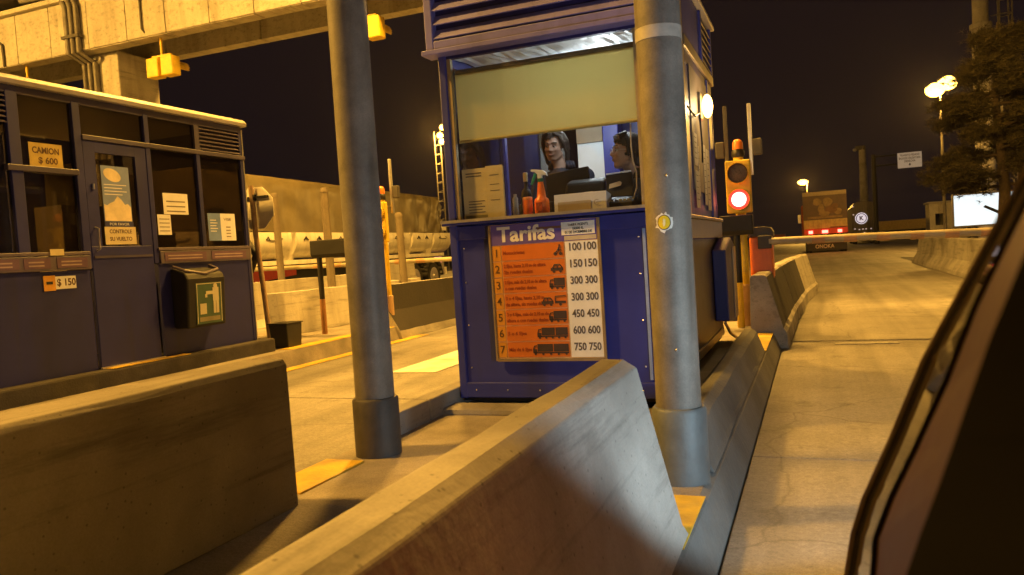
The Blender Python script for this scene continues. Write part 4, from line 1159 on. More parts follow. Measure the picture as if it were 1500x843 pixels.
box("blue_half", BX - .0058, BX - .005, 6.62, 6.81, 1.50, 1.80, mat("notice_blue", (0.16, 0.24, 0.45), 0.5), n)
for k in range(5):
    box("printed_line", BX - .0049, BX - .0042, 6.65, 6.74 + .02 * (k % 2), 1.60 + k * .03, 1.608 + k * .03, paper, n)
text("VISE", 0.045, (BX - .005, 6.92, 1.735), ink_soft, n, 'x', width=.12)
for k in range(4):
    box("printed_line", BX - .0058, BX - .005, 6.89, 6.96, 1.54 + k * .035, 1.55 + k * .035, ink_soft, n)
n = notice("price_tag", "white and orange tag reading $ 150 on the lower wall", 4.635, 4.945, 1.095, 1.205, paper, BX + .002)
box("orange_end", BX + .0062, BX + .0075, 4.635, 4.745, 1.085, 1.215, mat("tag_orange", (0.62, 0.30, 0.03), 0.6), n)
box("arrow_mark", BX + .0076, BX + .0085, 4.66, 4.72, 1.14, 1.165, ink, n)
text("$ 150", 0.085, (BX + .0065, 4.85, 1.15), mat("brown_ink", (0.1, 0.045, 0.01), 0.6), n, 'x', bold=.002, width=.18)
notice("small_sticker", "small yellowish sticker on the sill above the belt plates", 4.70, 4.83, 1.386, 1.44, paper_tan, BX + .031)

# wall bin with green litter sign
wb = thing("wall_bin", "dark wall bin with green litter sign under the booth window", "litter bin", (BX + .1, 6.28, .60))
obj("bin_shell", MB().ext_y([(BX + .002, 1.22), (BX + .19, 1.16), (BX + .22, 1.10), (BX + .19, .60), (BX + .002, .60)], 6.02, 6.56), black_mt, wb, bevel=.02)
obj("bin_lip", MB().path([(BX + .03, 6.04, 1.235), (BX + .16, 6.06, 1.19), (BX + .2, 6.29, 1.15), (BX + .16, 6.52, 1.19), (BX + .03, 6.54, 1.235)], .016, 8), trim_m, wb, smooth=40)
gs = obj("litter_sign", MB().prism([(BX + .2135, 6.13, 1.06), (BX + .2135, 6.50, 1.06), (BX + .195, 6.50, .63), (BX + .195, 6.13, .63)], [(BX + .2175, 6.13, 1.06), (BX + .2175, 6.50, 1.06), (BX + .199, 6.50, .63), (BX + .199, 6.13, .63)]), mat("sign_green", (0.05, 0.10, 0.055), 0.45, var=0.2), wb)
cream_i = mat("icon_cream", (0.55, 0.5, 0.32), 0.5, var=0.1)
ic = MB()
def gx(z): return BX + .2185 - (1.06 - z) * .043
def ib(y0, y1, z0, z1): ic.prism([(gx(z0), y0, z0), (gx(z0), y1, z0), (gx(z1), y1, z1), (gx(z1), y0, z1)], [(gx(z0) + .002, y0, z0), (gx(z0) + .002, y1, z0), (gx(z1) + .002, y1, z1), (gx(z1) + .002, y0, z1)])
ib(6.365, 6.45, .86, 1.0); ib(6.37, 6.405, .73, .86); ib(6.412, 6.447, .73, .86); ib(6.27, 6.365, .93, .965); ib(6.255, 6.285, .90, .935)
ic.ball((gx(1.015) + .001, 6.405, 1.015), (.002, .028, .028), 12, 8)
obj("litter_pictogram", ic, cream_i, gs)
ic = MB(); ib(6.18, 6.27, .73, .84); obj("basket_pictogram", ic, cream_i, gs)
for a in ((6.14, 6.148, .64, 1.05), (6.482, 6.49, .64, 1.05), (6.148, 6.482, 1.04, 1.048)):
    ic = MB(); ib(*a); obj("sign_border", ic, cream_i, gs)
ic = MB(); ib(6.17, 6.46, .655, .70); obj("sign_caption_bar", ic, mat("icon_dull", (0.25, 0.22, 0.12), 0.6), gs)

# ------------------------------------------------------------------ footbridge / gantry across the plaza
gt = thing("footbridge", "concrete footbridge with two long beams crossing above the lanes", "bridge", (-14, 12.7, 0))
GYA = 12.0
x = -34.0
k = 0
box("beam_core", -34, 9.0, GYA + .03, GYA + .32, 5.97, 6.98, concrete_dark, gt)
while x < 8.9:
    wd = random.choice((1.02, 1.06, 1.1))
    d = random.uniform(-.006, .006)
    box("beam_panel", x + .012, min(x + wd, 9.0) - .006, GYA + d, GYA + .0295, 5.955, 6.99, concrete_pale, gt, bevel=.008)
    box("soffit_panel", x + .012, min(x + wd, 9.0) - .006, GYA + .0305, GYA + .34, 5.94 + d, 5.969, concrete_pale, gt)
    x += wd
box("beam_ledge", -34, 9, GYA - .12, GYA + .34, 6.995, 7.10, concrete_pale, gt, bevel=.02)
x = -34.0
while x < 8.9:
    box("back_beam_panel", x + .012, x + 2.6 - .012, 13.45 + random.uniform(-.005, .005), 13.75, 5.97, 6.80, concrete_pale, gt, bevel=.008)
    x += 2.6
box("deck", -34, 9, GYA + .33, 13.449, 6.75, 6.95, concrete_dark, gt)
box("deck_slab", -34, 9, GYA - .35, 13.9, 7.35, 7.5, concrete, gt)
for i in range(40):
    xx = -33 + i * 1.05
    obj("cross_rod", MB().tube((xx, GYA + .36, 6.45), (xx + .12, 13.44, 6.45), .018, n=8), steel, gt)
cl = box("column", -14.30, -13.45, 12.36, 13.43, 0.0, 5.95, concrete_pale, gt, bevel=.03)
for i, xx in enumerate((-14.33, -14.18, -14.02)):
    obj("drain_pipe", MB().path([(xx - 1.2 - .2 * i, GYA - .06, 7.22), (xx - .4, GYA - .07, 7.18), (xx - .08, GYA - .07, 7.05), (xx, GYA - .07, 6.85), (xx, GYA - .07, 5.9), (xx + .02, GYA + .28, 5.75), (xx + .02, GYA + .28, 0.05)], .055, 10), steel, gt, smooth=50)
box("pipe_clamp", -14.42, -13.94, GYA - .15, GYA - .005, 6.20, 6.26, steel_dark, gt)
obj("conduit", MB().path([(-17.2, GYA - .03, 6.62), (-16.6, GYA - .03, 6.6), (-16.35, GYA - .03, 6.42), (-16.33, GYA - .03, 5.95)], .028, 8), steel_dark, gt, smooth=50)
obj("conduit", MB().path([(-12.32, GYA - .03, 7.0), (-12.32, GYA - .03, 6.1), (-12.25, GYA + .05, 5.96)], .022, 8), steel_dark, gt, smooth=50)

def hanging_signal(label, x, y, z, heads):
    t = thing("hanging_signal", label, "traffic light", (x, y, z), "signals hung under the footbridge")
    obj("hanger", MB().tube((x, y, z), (x, y, z - .42), .028, n=10), yellow_sig, t, smooth=40)
    obj("crossbar", MB().box(x - .24, x + .24, y - .03, y + .03, z - .46, z - .42), yellow_sig, t)
    for dx in heads:
        hd = obj("signal_head", MB().box(x + dx - .15, x + dx + .15, y - .11, y + .13, z - .86, z - .47), yellow_sig, t, bevel=.025)
        v = MB()
        n_ = 18
        for q in range(n_):
            a0, a1 = math.pi * (-.15 + 1.3 * q / n_), math.pi * (-.15 + 1.3 * (q + 1) / n_)
            zc = z - .66
            v.add([(x + dx + .125 * math.cos(a), y + yy, zc + .125 * math.sin(a)) for a, yy in ((a0, .13), (a1, .13), (a1, .40), (a0, .36))], [(0, 1, 2, 3)])
        vo = obj("visor", v, yellow_sig, hd, smooth=60)
        s_ = vo.modifiers.new("solid", 'SOLIDIFY'); s_.thickness = .006
        obj("signal_lens", MB().lathe([(.11, 0), (.11, .02)], (x + dx, y + .131, z - .66), 20, 'y'), mat("dark_lens", (0.04, 0.03, 0.02), 0.2), hd)
hanging_signal("yellow twin signal hung under the footbridge over the truck booth end", -12.08, 12.2, 6.02, (-.19, .19))
hanging_signal("yellow signal hung under the footbridge behind the tall grey pole", -7.38, 12.3, 6.02, (-.19, .19))
hanging_signal("yellow signal half hidden behind the truck booth roof, far left", -15.95, 12.2, 6.02, (-.19, .19))

# ------------------------------------------------------------------ traffic light posts on the islands
def traffic_post(label, x, y, z0, lit):
    t = thing("traffic_light", label, "traffic light", (x, y, z0), "traffic light posts at the lane exits")
    obj("post", MB().tube((x, y, z0), (x, y, 2.06), .058, .055, 20), yellow_sig, t, smooth=40)
    obj("post_sleeve", MB().lathe([(.075, 0), (.075, .46), (.06, .47)], (x, y, z0), 20), mat("pale_orange_concrete", (0.5, 0.33, 0.2), 0.8, var=0.2, bump=.3), t, smooth=40)
    hd = box("signal_head", x - .135, x + .135, y - .15, y - .06, 1.435, 2.02, yellow_sig, t, bevel=.015)
    for i, zc in enumerate((1.585, 1.875)):
        ring = MB()
        n_ = 24
        for q in range(n_):
            a0, a1 = 2 * math.pi * q / n_, 2 * math.pi * (q + 1) / n_
            ring.add([(x + .118 * math.cos(a), y - yy, zc + .118 * math.sin(a)) for a, yy in ((a0, .15), (a1, .15), (a1, .19), (a0, .19))], [(0, 1, 2, 3)])
        ro = obj("lens_hood", ring, yellow_sig, hd, smooth=60)
        s_ = ro.modifiers.new("solid", 'SOLIDIFY'); s_.thickness = .008
        if i == 0 and lit:
            obj("red_lens", MB().ball((x, y - .152, zc), (.108, .025, .108), 24, 12), emission("red_signal_glow", (1.0, 0.03, 0.02), 3.0), hd, smooth=60)
            obj("lens_core", MB().ball((x, y - .160, zc), (.088, .022, .088), 24, 12), emission("red_core_glow", (1.0, 0.42, 0.34), 5.0), hd, smooth=60)
            lamp("red_signal_light", 'POINT', (x, y - .26, zc), 2.2, (1.0, 0.05, 0.02), hd, 0.08)
        else:
            obj("dark_lens", MB().ball((x, y - .152, zc), (.108, .02, .108), 24, 12), mat("smoky_lens", (0.07, 0.055, 0.05), 0.3, var=0.5, scale=50, bump=0.8, bscale=120), hd, smooth=60)
    obj("beacon_base", MB().lathe([(.06, 0), (.07, .02), (.07, .07), (.055, .09)], (x, y, 2.06), 20), black_pl, t, smooth=40)
    obj("beacon_dome", MB().lathe([(.058, 0), (.058, .07), (.045, .10), (.02, .115), (.002, .117)], (x, y, 2.15), 20), mat("amber_dome", (0.75, 0.2, 0.03), 0.3, var=0.1), t, smooth=50)
    for s, xx in ((-1, x - .13), (1, x + .135)):
        ar = obj("sensor_bar", MB().box(xx - .02, xx + .02, y + .06, y + .10, 1.86, 2.66), steel_dark if s < 0 else alu, t, bevel=.005)
        box("sensor_box", xx - .12 if s < 0 else xx + .021, xx - .021 if s < 0 else xx + .12, y + .05, y + .13, 2.08, 2.26, steel_dark, ar, bevel=.012)
        obj("sensor_bracket", MB().tube((x, y + .02, 1.95), (xx, y + .08, 1.95), .014, n=8), steel_dark, ar)
    return t
traffic_post("yellow traffic light showing red with amber beacon beside the booth", -0.76, 9.08, 0.165, True)
traffic_post("yellow traffic light post with beacon partly hidden behind the left grey pole", -5.93, 9.98, 0.18, False)

def display_panel(label, x0, x1, y, z0, z1, post_x, base, post_m):
    t = thing("display_panel", label, "display", (post_x, y, base))
    obj("panel_case", MB().ext_x([(y - .05, z0 + .05), (y - .02, z0), (y + .10, z0), (y + .10, z1), (y - .05, z1)], x0, x1), black_mt, t, bevel=.012)
    obj("post_lower", MB().tube((post_x, y + .02, base), (post_x, y + .02, base + .5), .04, n=16), post_m, t, smooth=40)
    obj("post_upper", MB().tube((post_x, y + .02, base + .5), (post_x, y + .02, z0 + .02), .038, n=16), black_mt, t, smooth=40)
display_panel("black lane display panel under the red traffic light", -0.97, -0.62, 8.86, 1.19, 1.41, -0.80, .165, yellow_sig)
display_panel("black lane display panel on brown post before the lit wall", -6.62, -5.98, 9.15, 1.26, 1.51, -6.52, .18, mat("rusty_orange_post", (0.32, 0.15, 0.05), 0.7, var=0.3))

# ------------------------------------------------------------------ barrier gates
def gate(label, x, y, z0, arm_pts, arm_m):
    t = thing("barrier_gate", label, "barrier gate", (x, y, z0), "boom gates at the lane exits")
    box("cabinet", x - .125, x + .125, y - .15, y + .15, z0, 1.16, orange_p, t, bevel=.02)
    obj("hood", MB().ext_y([(x - .14, 1.161), (x + .14, 1.161), (x + .14, 1.21), (x + .11, 1.255), (x + .06, 1.27), (x - .06, 1.27), (x - .11, 1.255), (x - .14, 1.21)], y - .165, y + .165), steel_dark, t, bevel=.008)
    box("cabinet_door", x - .10, x + .10, y - .155, y - .151, z0 + .1, 1.08, orange_p, t, bevel=.001)
    arm = obj("boom", MB().path(arm_pts, .042, 10), arm_m, t, smooth=50)
    p0, p1 = Vector(arm_pts[0]), Vector(arm_pts[-1])
    for q in (0.14, .24, .34, .44, .54, .64):
        a = p0.lerp(p1, q); b_ = p0.lerp(p1, q + .04)
        obj("red_band", MB().tube(a, b_, .0445, n=10), mat("faded_red_band", (0.42, 0.24, 0.12), 0.6, var=0.25), arm, smooth=50)
    obj("boom_clamp", MB().box(min(p0.x, x) - .03, max(p0.x, x) + .03, y - .21, y - .155, 1.02, 1.17), steel_dark, t, bevel=.01)
    return t
cream_boom = mat("cream_boom_paint", (0.36, 0.31, 0.21), 0.5, var=0.2, scale=6, dirt=.4, dirt_col=(0.35, 0.27, 0.14))
gate("orange gate cabinet with boom across the lane beside the traffic light", -0.57, 9.34, .165, [(-0.48, 9.16, 1.10), (0.5, 9.16, 1.085), (1.6, 9.16, 1.06), (2.75, 9.16, 1.03)], cream_boom)
gate("orange gate cabinet left of the blue booth with boom over the far lane", -5.98, 12.85, .18, [(-6.05, 12.67, 1.12), (-7.0, 12.67, 1.13), (-8.6, 12.67, 1.14), (-10.6, 12.67, 1.16)], cream_boom)

# ------------------------------------------------------------------ posts, stop sign, bucket on the truck island
post_m = mat("weathered_post", (0.16, 0.13, 0.09), 0.85, var=0.25, scale=5, dirt=0.4, dirt_col=(0.18, 0.13, 0.08), streak=True)
for (px_, py_, r_, h_, lb_) in ((-9.72, 12.4, .066, 2.55, "round tan bollard post between stop sign and panel post"),
                                (-8.5, 12.3, .075, 2.54, "square tan bollard post just left of the tall grey pole"),
                                (-7.0, 12.4, .066, 1.96, "short tan bollard post right of the tall grey pole")):
    t = thing("bollard_post", lb_, "post", (px_, py_, 0), "tall posts along the truck yard")
    obj("shaft", MB().tube((px_, py_, 0), (px_ - .03, py_, h_), r_ * 1.1, r_, 6 if "square" in lb_ else 14), post_m, t, smooth=40)
    obj("cap", MB().lathe([(r_ * 1.05, 0), (r_ * 1.05, .05), (r_ * .7, .09)], (px_ - .03, py_, h_ - .02), 14), post_m, t, smooth=40)
ss = thing("stop_sign", "octagonal road sign seen from behind beside the truck booth", "sign", (-6.50, 8.0, .18))
oc = [(-6.60 + .285 * math.cos(R(22.5 + 45 * q)), 1.935 + .285 * math.sin(R(22.5 + 45 * q))) for q in range(8)]
obj("sign_plate", MB().prism([(a, 8.02, b_) for a, b_ in oc], [(a + .0, 8.028, b_) for a, b_ in oc]), mat("bare_sign_back", (0.66, 0.62, 0.52), 0.5, metal=.3, var=.15), ss)
obj("sign_pole", MB().path([(-6.62, 7.97, 2.22), (-6.60, 7.97, 1.6), (-6.545, 7.97, .9), (-6.50, 7.97, .18)], .032, 12), mat("rusty_tan_pole", (0.30, 0.20, 0.11), 0.7, var=.25, dirt=.4, dirt_col=(.12, .07, .04)), ss, smooth=50)
box("sign_bracket", -6.85, -6.40, 7.985, 8.019, 2.06, 2.085, black_mt, ss)
box("sign_clamp", -6.64, -6.58, 7.95, 8.019, 2.03, 2.11, black_mt, ss, bevel=.01)
bk = thing("bucket", "black square bucket on the corner of the truck island", "bucket", (-6.10, 7.8, .18))
obj("bucket_wall", MB().prism([(-6.23, 7.66, .181), (-5.985, 7.66, .181), (-5.985, 7.92, .181), (-6.23, 7.92, .181)], [(-6.25, 7.64, .47), (-5.975, 7.64, .47), (-5.975, 7.94, .47), (-6.25, 7.94, .47)]), black_pl, bk, bevel=.01)
box("bucket_rim", -6.262, -5.963, 7.628, 7.952, .4705, .485, black_pl, bk, bevel=.004)

# ------------------------------------------------------------------ wheels helper
def wheel(parent, c, r, wdt, name="wheel"):
    """axle along x"""
    tw = wdt / 2
    ty = obj(name, MB().lathe([(r * .62, -tw), (r * .93, -tw), (r, -tw * .7), (r, tw * .7), (r * .93, tw), (r * .62, tw)], c, 28, 'x'), rubber, parent, smooth=40)
    obj("rim", MB().lathe([(r * .60, -tw * 1.02), (r * .60, tw * 1.03), (r * .52, tw * 1.06), (r * .22, tw * 1.03), (r * .17, tw * 1.25), (r * .02, tw * 1.27)], c, 24, 'x'), alu, ty, smooth=40)
    return ty

# ------------------------------------------------------------------ tarped trailer beyond the left island
TX = -13.0
tt = thing("tarped_trailer", "long trailer with tan tarpaulin and white rounded side panels", "trailer", (TX - 1.2, 20, 0))
# tarp: wrinkled box with rounded rear corner
mb = MB()
Y_A, Y_B = 12.0, 26.6
nyy, nz = 120, 12
def tw(y, z):
    s = max(0, (y - 22.5) / 4)
    return (.02 + .05 * s) * (math.sin(y * 5.1 + z * 2.2) * math.sin(y * 1.7 - z * 3) + .7 * math.sin(y * 9.3 - z * 6) * s + .5 * math.sin((y + z) * 13) * s) + (-.04 * math.exp(-((y * .8) % 1 - .5) ** 2 * 60) * .3)
vs = []
for i in range(nyy + 1):
    y = Y_A + (Y_B - Y_A) * i / nyy
    end = max(0, (y - (Y_B - .7)) / .7)
    zt = 3.60 - .012 * (y - Y_A) - .30 * end ** 2
    for k in range(nz + 1):
        z = 2.10 + (zt - 2.10) * k / nz
        roundt = -.10 * max(0, (k - nz + 2) / 2) ** 2
        vs.append((TX + tw(y, z) + roundt - .35 * end ** 2.5, y, z + .02 * math.sin(y * 1.3) * (k == 0)))
    vs.append((TX - 1.25, y, zt + .12 + .03 * math.sin(y * 2.4)))
    vs.append((TX - 2.45, y, zt))
    vs.append((TX - 2.5, y, 2.1))
m_ = nz + 4
fs = [(i * m_ + k, (i + 1) * m_ + k, (i + 1) * m_ + k + 1, i * m_ + k + 1) for i in range(nyy) for k in range(m_ - 1)]
fs.append(tuple(nyy * m_ + k for k in range(m_)))
mb.add(vs, fs)
obj("tarpaulin", mb, tarp, tt, smooth=50)
y = 12.3
i = 0
logo_m = mat("logo_black", (0.03, 0.025, 0.02), 0.6)
while y < 26.0:
    y1 = y + 1.62
    # trough-shaped white panel curving under
    prof = [(TX + .02, 2.09), (TX + .05, 1.95), (TX + .03, 1.75), (TX - .08, 1.55), (TX - .28, 1.40), (TX - .32, 1.40), (TX - .32, 2.09)]
    pn = obj("hopper_panel", MB().ext_y(prof, y + .10, y1 - .10), white_body, tt, smooth=50)
    lg = MB()
    yc = (y + y1) / 2
    if i % 2 == 0:
        lg.path([(TX + .056, yc - .33, 1.90), (TX + .056, yc - .1, 1.87), (TX + .056, yc + .2, 1.88), (TX + .056, yc + .33, 1.92), (TX + .056, yc + .2, 1.95)], .012, 5)
        lg.path([(TX + .056, yc - .33, 1.90), (TX + .056, yc - .25, 1.97), (TX + .056, yc - .2, 1.88)], .015, 5)
    else:
        for s in (-.3, .3):
            lg.path([(TX + .056, yc + s - .1, 1.88), (TX + .056, yc + s, 1.97), (TX + .056, yc + s + .1, 1.88)], .02, 5)
            lg.path([(TX + .056, yc + s - .06, 1.93), (TX + .056, yc + s + .06, 1.90)], .018, 5)
    obj("panel_mark", lg, logo_m, pn)
    obj("panel_rib", MB().prism([(TX + .06, y - .08, 2.09), (TX + .06, y + .08, 2.09), (TX - .2, y + .22, 1.36), (TX - .2, y - .22, 1.36)], [(TX - .3, y - .08, 2.09), (TX - .3, y + .08, 2.09), (TX - .4, y + .22, 1.36), (TX - .4, y - .22, 1.36)]), white_body, tt)
    y = y1
    i += 1
box("side_rail", TX - .25, TX - .02, 12.0, 26.2, 1.24, 1.355, white_body, tt)
box("chassis", TX - 1.9, TX - .6, 12.0, 26.2, .85, 1.24, black_mt, tt)
for yy in (22.6, 24.0, 25.4):
    wheel(tt, (TX - .25, yy, .52), .52, .34)
    wheel(tt, (TX - 2.2, yy, .52), .52, .34)
    fm = MB()
    for q in range(12):
        a0, a1 = math.pi * q / 12, math.pi * (q + 1) / 12
        fm.add([(xx, yy - .64 * math.cos(a), .52 + .64 * math.sin(a)) for a, xx in ((a0, TX - .02), (a1, TX - .02), (a1, TX - .5), (a0, TX - .5))], [(0, 1, 2, 3)])
    fo = obj("mudguard", fm, black_mt, tt, smooth=60)
    fo.modifiers.new("solid", 'SOLIDIFY').thickness = .02
box("rear_bumper", TX - 2.4, TX - .05, 26.25, 26.4, .55, .8, white_body, tt)
box("plate_marker", TX + .075, TX + .085, 25.95, 26.3, 2.18, 2.42, paper, tt)
obj("red_toolbox", MB().ext_x([(15.6, .80), (17.6, .95), (17.6, 1.2), (15.4, 1.2)], TX - .5, TX - .3), mat("red_paint_box", (0.4, 0.03, 0.02), .5), tt)
box("tail_lamp", TX - .45, TX - .15, 26.2, 26.245, 1.0, 1.2, emission("pink_tail", (1.0, .35, .3), 1.2), tt)
box("chrome_step", TX - .3, TX - .05, 26.0, 26.2, .6, 1.0, alu, tt)

# ------------------------------------------------------------------ truck with painted tarp driving off ahead
tr = thing("painted_truck", "truck with painted tarpaulin rear and red tail lamps leaving ahead", "truck", (.64, 54, 0))
A0, A1, TY_ = -0.58, 1.86, 50.0
box("cargo_body", A0 + .02, A1 - .02, TY_ + .06, 59.5, 2.0, 3.62, mat("tan_canvas_side", (0.2, 0.16, 0.11), .7, var=.15), tr, bevel=.06)
box("cargo_side_board", A0, A1, TY_ + .05, 59.4, 1.15, 1.999, mat("brown_side_board", (0.16, 0.10, 0.06), .7, var=.2), tr)
pc = box("painted_canvas", A0, A1, TY_, TY_ + .045, 1.98, 3.42, mat("plum_canvas", (0.07, 0.045, 0.04), .7, var=.3, scale=2), tr)
box("canvas_top_band", A0, A1, TY_ - .012, TY_ + .044, 3.421, 3.66, mat("tan_canvas_side", (0.2, 0.16, 0.11), .7), tr)
pm = mat("ochre_figure_paint", (0.15, 0.10, 0.05), .7, var=.4, scale=3)
pm2 = mat("rust_figure_paint", (0.10, 0.05, 0.03), .7, var=.4, scale=3)
for (cx, cz, rx, rz, m2) in ((.22, 3.05, .24, .22, pm), (.80, 3.0, .26, .28, pm), (.45, 2.62, .18, .32, pm), (.95, 2.55, .34, .24, pm2), (1.35, 2.42, .22, .2, pm), (.62, 2.3, .3, .16, pm), (1.2, 2.75, .2, .15, pm2)):
    pts = [(cx + rx * math.cos(a) * (1 + .15 * math.sin(3 * a + cx * 9)), cz + rz * math.sin(a)) for a in [2 * math.pi * q / 18 for q in range(18)]]
    jj = random.uniform(0, .003)
    obj("painted_patch", MB().prism([(a, TY_ - .004 - jj, b_) for a, b_ in pts], [(a, TY_ - .0005, b_) for a, b_ in pts]), m2, pc)
box("painted_band", -.35, 1.6, TY_ - .0085, TY_ - .0075, 2.05, 2.18, pm, pc)
wood = mat("weathered_tail_boards", (0.30, 0.23, 0.09), .75, var=.3, scale=4, dirt=.4, dirt_col=(.22, .15, .05))
q = A0 + .01
while q < A1 - .1:
    wd = random.uniform(.2, .3)
    box("tail_board", q, min(q + wd - .012, A1 - .01), TY_ - .02 + random.uniform(-.006, .006), TY_ + .04, 1.46 if q < 0.9 else 1.52, 1.975, wood, tr)
    q += wd
box("tail_beam", A0, A1, TY_ - .03, TY_ + .045, 1.12, 1.45, mat("red_beam", (0.30, 0.03, 0.02), .5, var=.2), tr)
for xx, w_ in ((-.20, .12), (.60, .17), (1.42, .12)):
    l_ = box("tail_lamp", xx - w_, xx + w_, TY_ - .06, TY_ - .031, 1.16, 1.34, emission("tail_red", (1.0, .10, .07), 9), tr, bevel=.02)
    lamp("tail_light", 'POINT', (xx, TY_ - .35, 1.22), 5, (1, .06, .04), tr, .1)
box("under_frame", A0 + .2, A1 - .2, TY_ + .3, 59, .6, 1.12, black_mt, tr)
for yy in (TY_ + 1.2, TY_ + 2.5, TY_ + 7.5):
    wheel(tr, (A0 + .22, yy, .5), .5, .34)
    wheel(tr, (A1 - .22, yy, .5), .5, .34)
box("mud_flap", A0 + .15, A1 - .06, TY_ + .35, TY_ + .38, .12, .62, rubber, tr)
box("flap_trim", A0 + .15, A1 - .06, TY_ + .33, TY_ + .349, .56, .63, mat("striped_reflector", (0.4, 0.25, 0.18), .5, var=.6, scale=14), tr)
text("ONOKA", .34, (.55, TY_ + .345, .36), mat("flap_letter", (0.5, .4, .3), .6), tr, width=1.05)
box("cab", A0 - .25, A1 - .25, 59.6, 61.6, .6, 3.25, mat("orange_cab", (.3, .07, .02), .45), tr, bevel=.12)
box("mirror", A0 - .5, A0 - .3, 60.8, 61.0, 2.0, 2.6, alu, tr)

# ------------------------------------------------------------------ tank truck with K roundel
tk = thing("tank_truck", "dark rounded truck rear with lit white K roundel", "truck", (4.0, 78, 0))
KX0, KX1, KY = 3.12, 5.02, 74.0
sec = [(KX0, .95), (KX1, .95), (KX1, 3.25), (KX1 - .25, 3.62), (KX1 - .6, 3.74), (KX0 + .6, 3.74), (KX0 + .25, 3.62), (KX0, 3.25)]
obj("cargo_shell", MB().ext_y(sec, KY, KY + 9), mat("dark_ribbed_shell", (0.10, .085, .08), .5, var=.2), tk, bevel=.05)
for q in range(9):
    box("door_rib", KX0 + .18 + q * .19, KX0 + .21 + q * .19, KY - .03, KY - .001, 1.1, 3.3, mat("rib_grey", (.15, .13, .12), .5), tk)
cxk, czk = 3.86, 2.24
kd = obj("roundel", MB().lathe([(.5, 0), (.5, .02)], (cxk, KY - .06, czk), 32, 'y'), mat("roundel_white", (.75, .73, .75), .5, var=.05, emit=(.9, .85, 1.0), estr=.7), tk)
obj("roundel_ring", MB().path([(cxk + .40 * math.cos(a), KY - .07, czk + .40 * math.sin(a)) for a in [2 * math.pi * k / 28 for k in range(29)]], .035, 6), mat("roundel_violet", (.12, .08, .2), .5), kd)
text("K", .52, (cxk, KY - .068, czk), mat("roundel_violet", (.12, .08, .2), .5), kd, bold=.02)
for xx, zz in ((KX0 + .12, 3.3), (KX0 + .12, 2.6), (KX0 + .2, 1.35), (KX0 + .55, 1.28), (3.95, 1.3), (4.2, 1.3), (4.6, 1.3), (4.88, 1.3), (4.05, .98)):
    box("marker", xx - .06, xx + .06, KY - .05, KY - .032, zz - .05, zz + .05, mat("reflector_white", (.7, .6, .6), .3, emit=(1, .8, .75), estr=.35), tk)
for yy in (KY + .8, KY + 2.0, KY + 8):
    wheel(tk, (KX0 + .2, yy, .5), .5, .34); wheel(tk, (KX1 - .2, yy, .5), .5, .34)
box("chassis", KX0 + .3, KX1 - .3, KY + .1, KY + 9.8, .6, .94, black_mt, tk)

# ------------------------------------------------------------------ distant car
dc = thing("distant_car", "tiny distant car with red tail lamps down the road", "car", (-5.2, 130, 0))
def car_shell(cx, cy, L_=4.2, W_=1.7):
    pr_ = [(0, .35), (0, .85), (.1, .95), (.9, 1.0), (1.3, 1.42), (2.5, 1.42), (3.2, .98), (4.1, .85), (4.2, .35)]
    return MB().prism([(cx - W_ / 2, cy + a, b_) for a, b_ in pr_], [(cx + W_ / 2, cy + a, b_) for a, b_ in pr_])
obj("body", car_shell(-5.2, 130), mat("dull_red_car", (.2, .04, .03), .4), dc, bevel=.06)
for s in (-.6, .6):
    box("tail_lamp", -5.2 + s - .16, -5.2 + s + .16, 129.95, 129.999, .72, .86, emission("tail_red", (1.0, .10, .07), 9), dc)
    for yy in (130.8, 133.3):
        wheel(dc, (-5.2 + s * 1.3, yy, .32), .32, .2)

# ------------------------------------------------------------------ lamps, masts, signs beyond the plaza
def street_lamp(label, x, y, h, heads, power, gname="sodium lamp posts beyond the plaza", r=.09, glow=60, light_col=SODIUM, hs=.28):
    t = thing("street_lamp", label, "street lamp", (x, y, 0), gname)
    obj("lamp_pole", MB().tube((x, y, 0), (x, y, h), r, r * .55, 14), steel, t, smooth=40)
    for i, (dx, dy, dz) in enumerate(heads):
        obj("arm", MB().path([(x, y, h - .1), (x + dx * .6, y + dy * .6, h + dz * .8), (x + dx, y + dy, h + dz)], .04, 8), steel, t)
        hd = box("lamp_head", x + dx - hs, x + dx + hs, y + dy - .2, y + dy + .2, h + dz, h + dz + .14, steel_dark, t, bevel=.04)
        obj("lamp_lens", MB().ball((x + dx, y + dy - .05, h + dz - .16), (hs * 1.1, .35, .36), 16, 10), emission("sodium_glow", (1.0, .58, .10), 9), hd, smooth=60)  # ball made larger than a lens, its size standing in for glare
    if power:
        d = heads[0]
        lamp("sodium_light", 'POINT', (x + d[0], y + d[1] - .3, h + d[2] - .45), power, SODIUM, t, .25)
    return t
street_lamp("tall lamp post with twin glowing heads beside the dark tree", 6.25, 45, 8.25, [(-.25, -.1, -.05), (.35, .1, .25)], 5500, hs=.42)
street_lamp("small distant glowing lamp behind the painted truck", -0.62, 110, 8.35, [(-.5, 0, -.1)], 9000, hs=.62)
# unlit pole with small head, far
t = thing("camera_mast", "unlit concrete mast with bracket head behind the K truck", "mast", (4.5, 80, 0))
obj("mast_shaft", MB().tube((4.5, 80, 0), (4.5, 80, 9.05), .42, .30, 16), concrete, t, smooth=40)
obj("bracket_head", MB().box(3.9, 4.75, 79.7, 80.3, 8.7, 9.1), steel_dark, t, bevel=.05)
obj("small_fixture", MB().ball((3.85, 79.7, 8.75), (.18, .18, .16), 12, 8), alu, t, smooth=60)
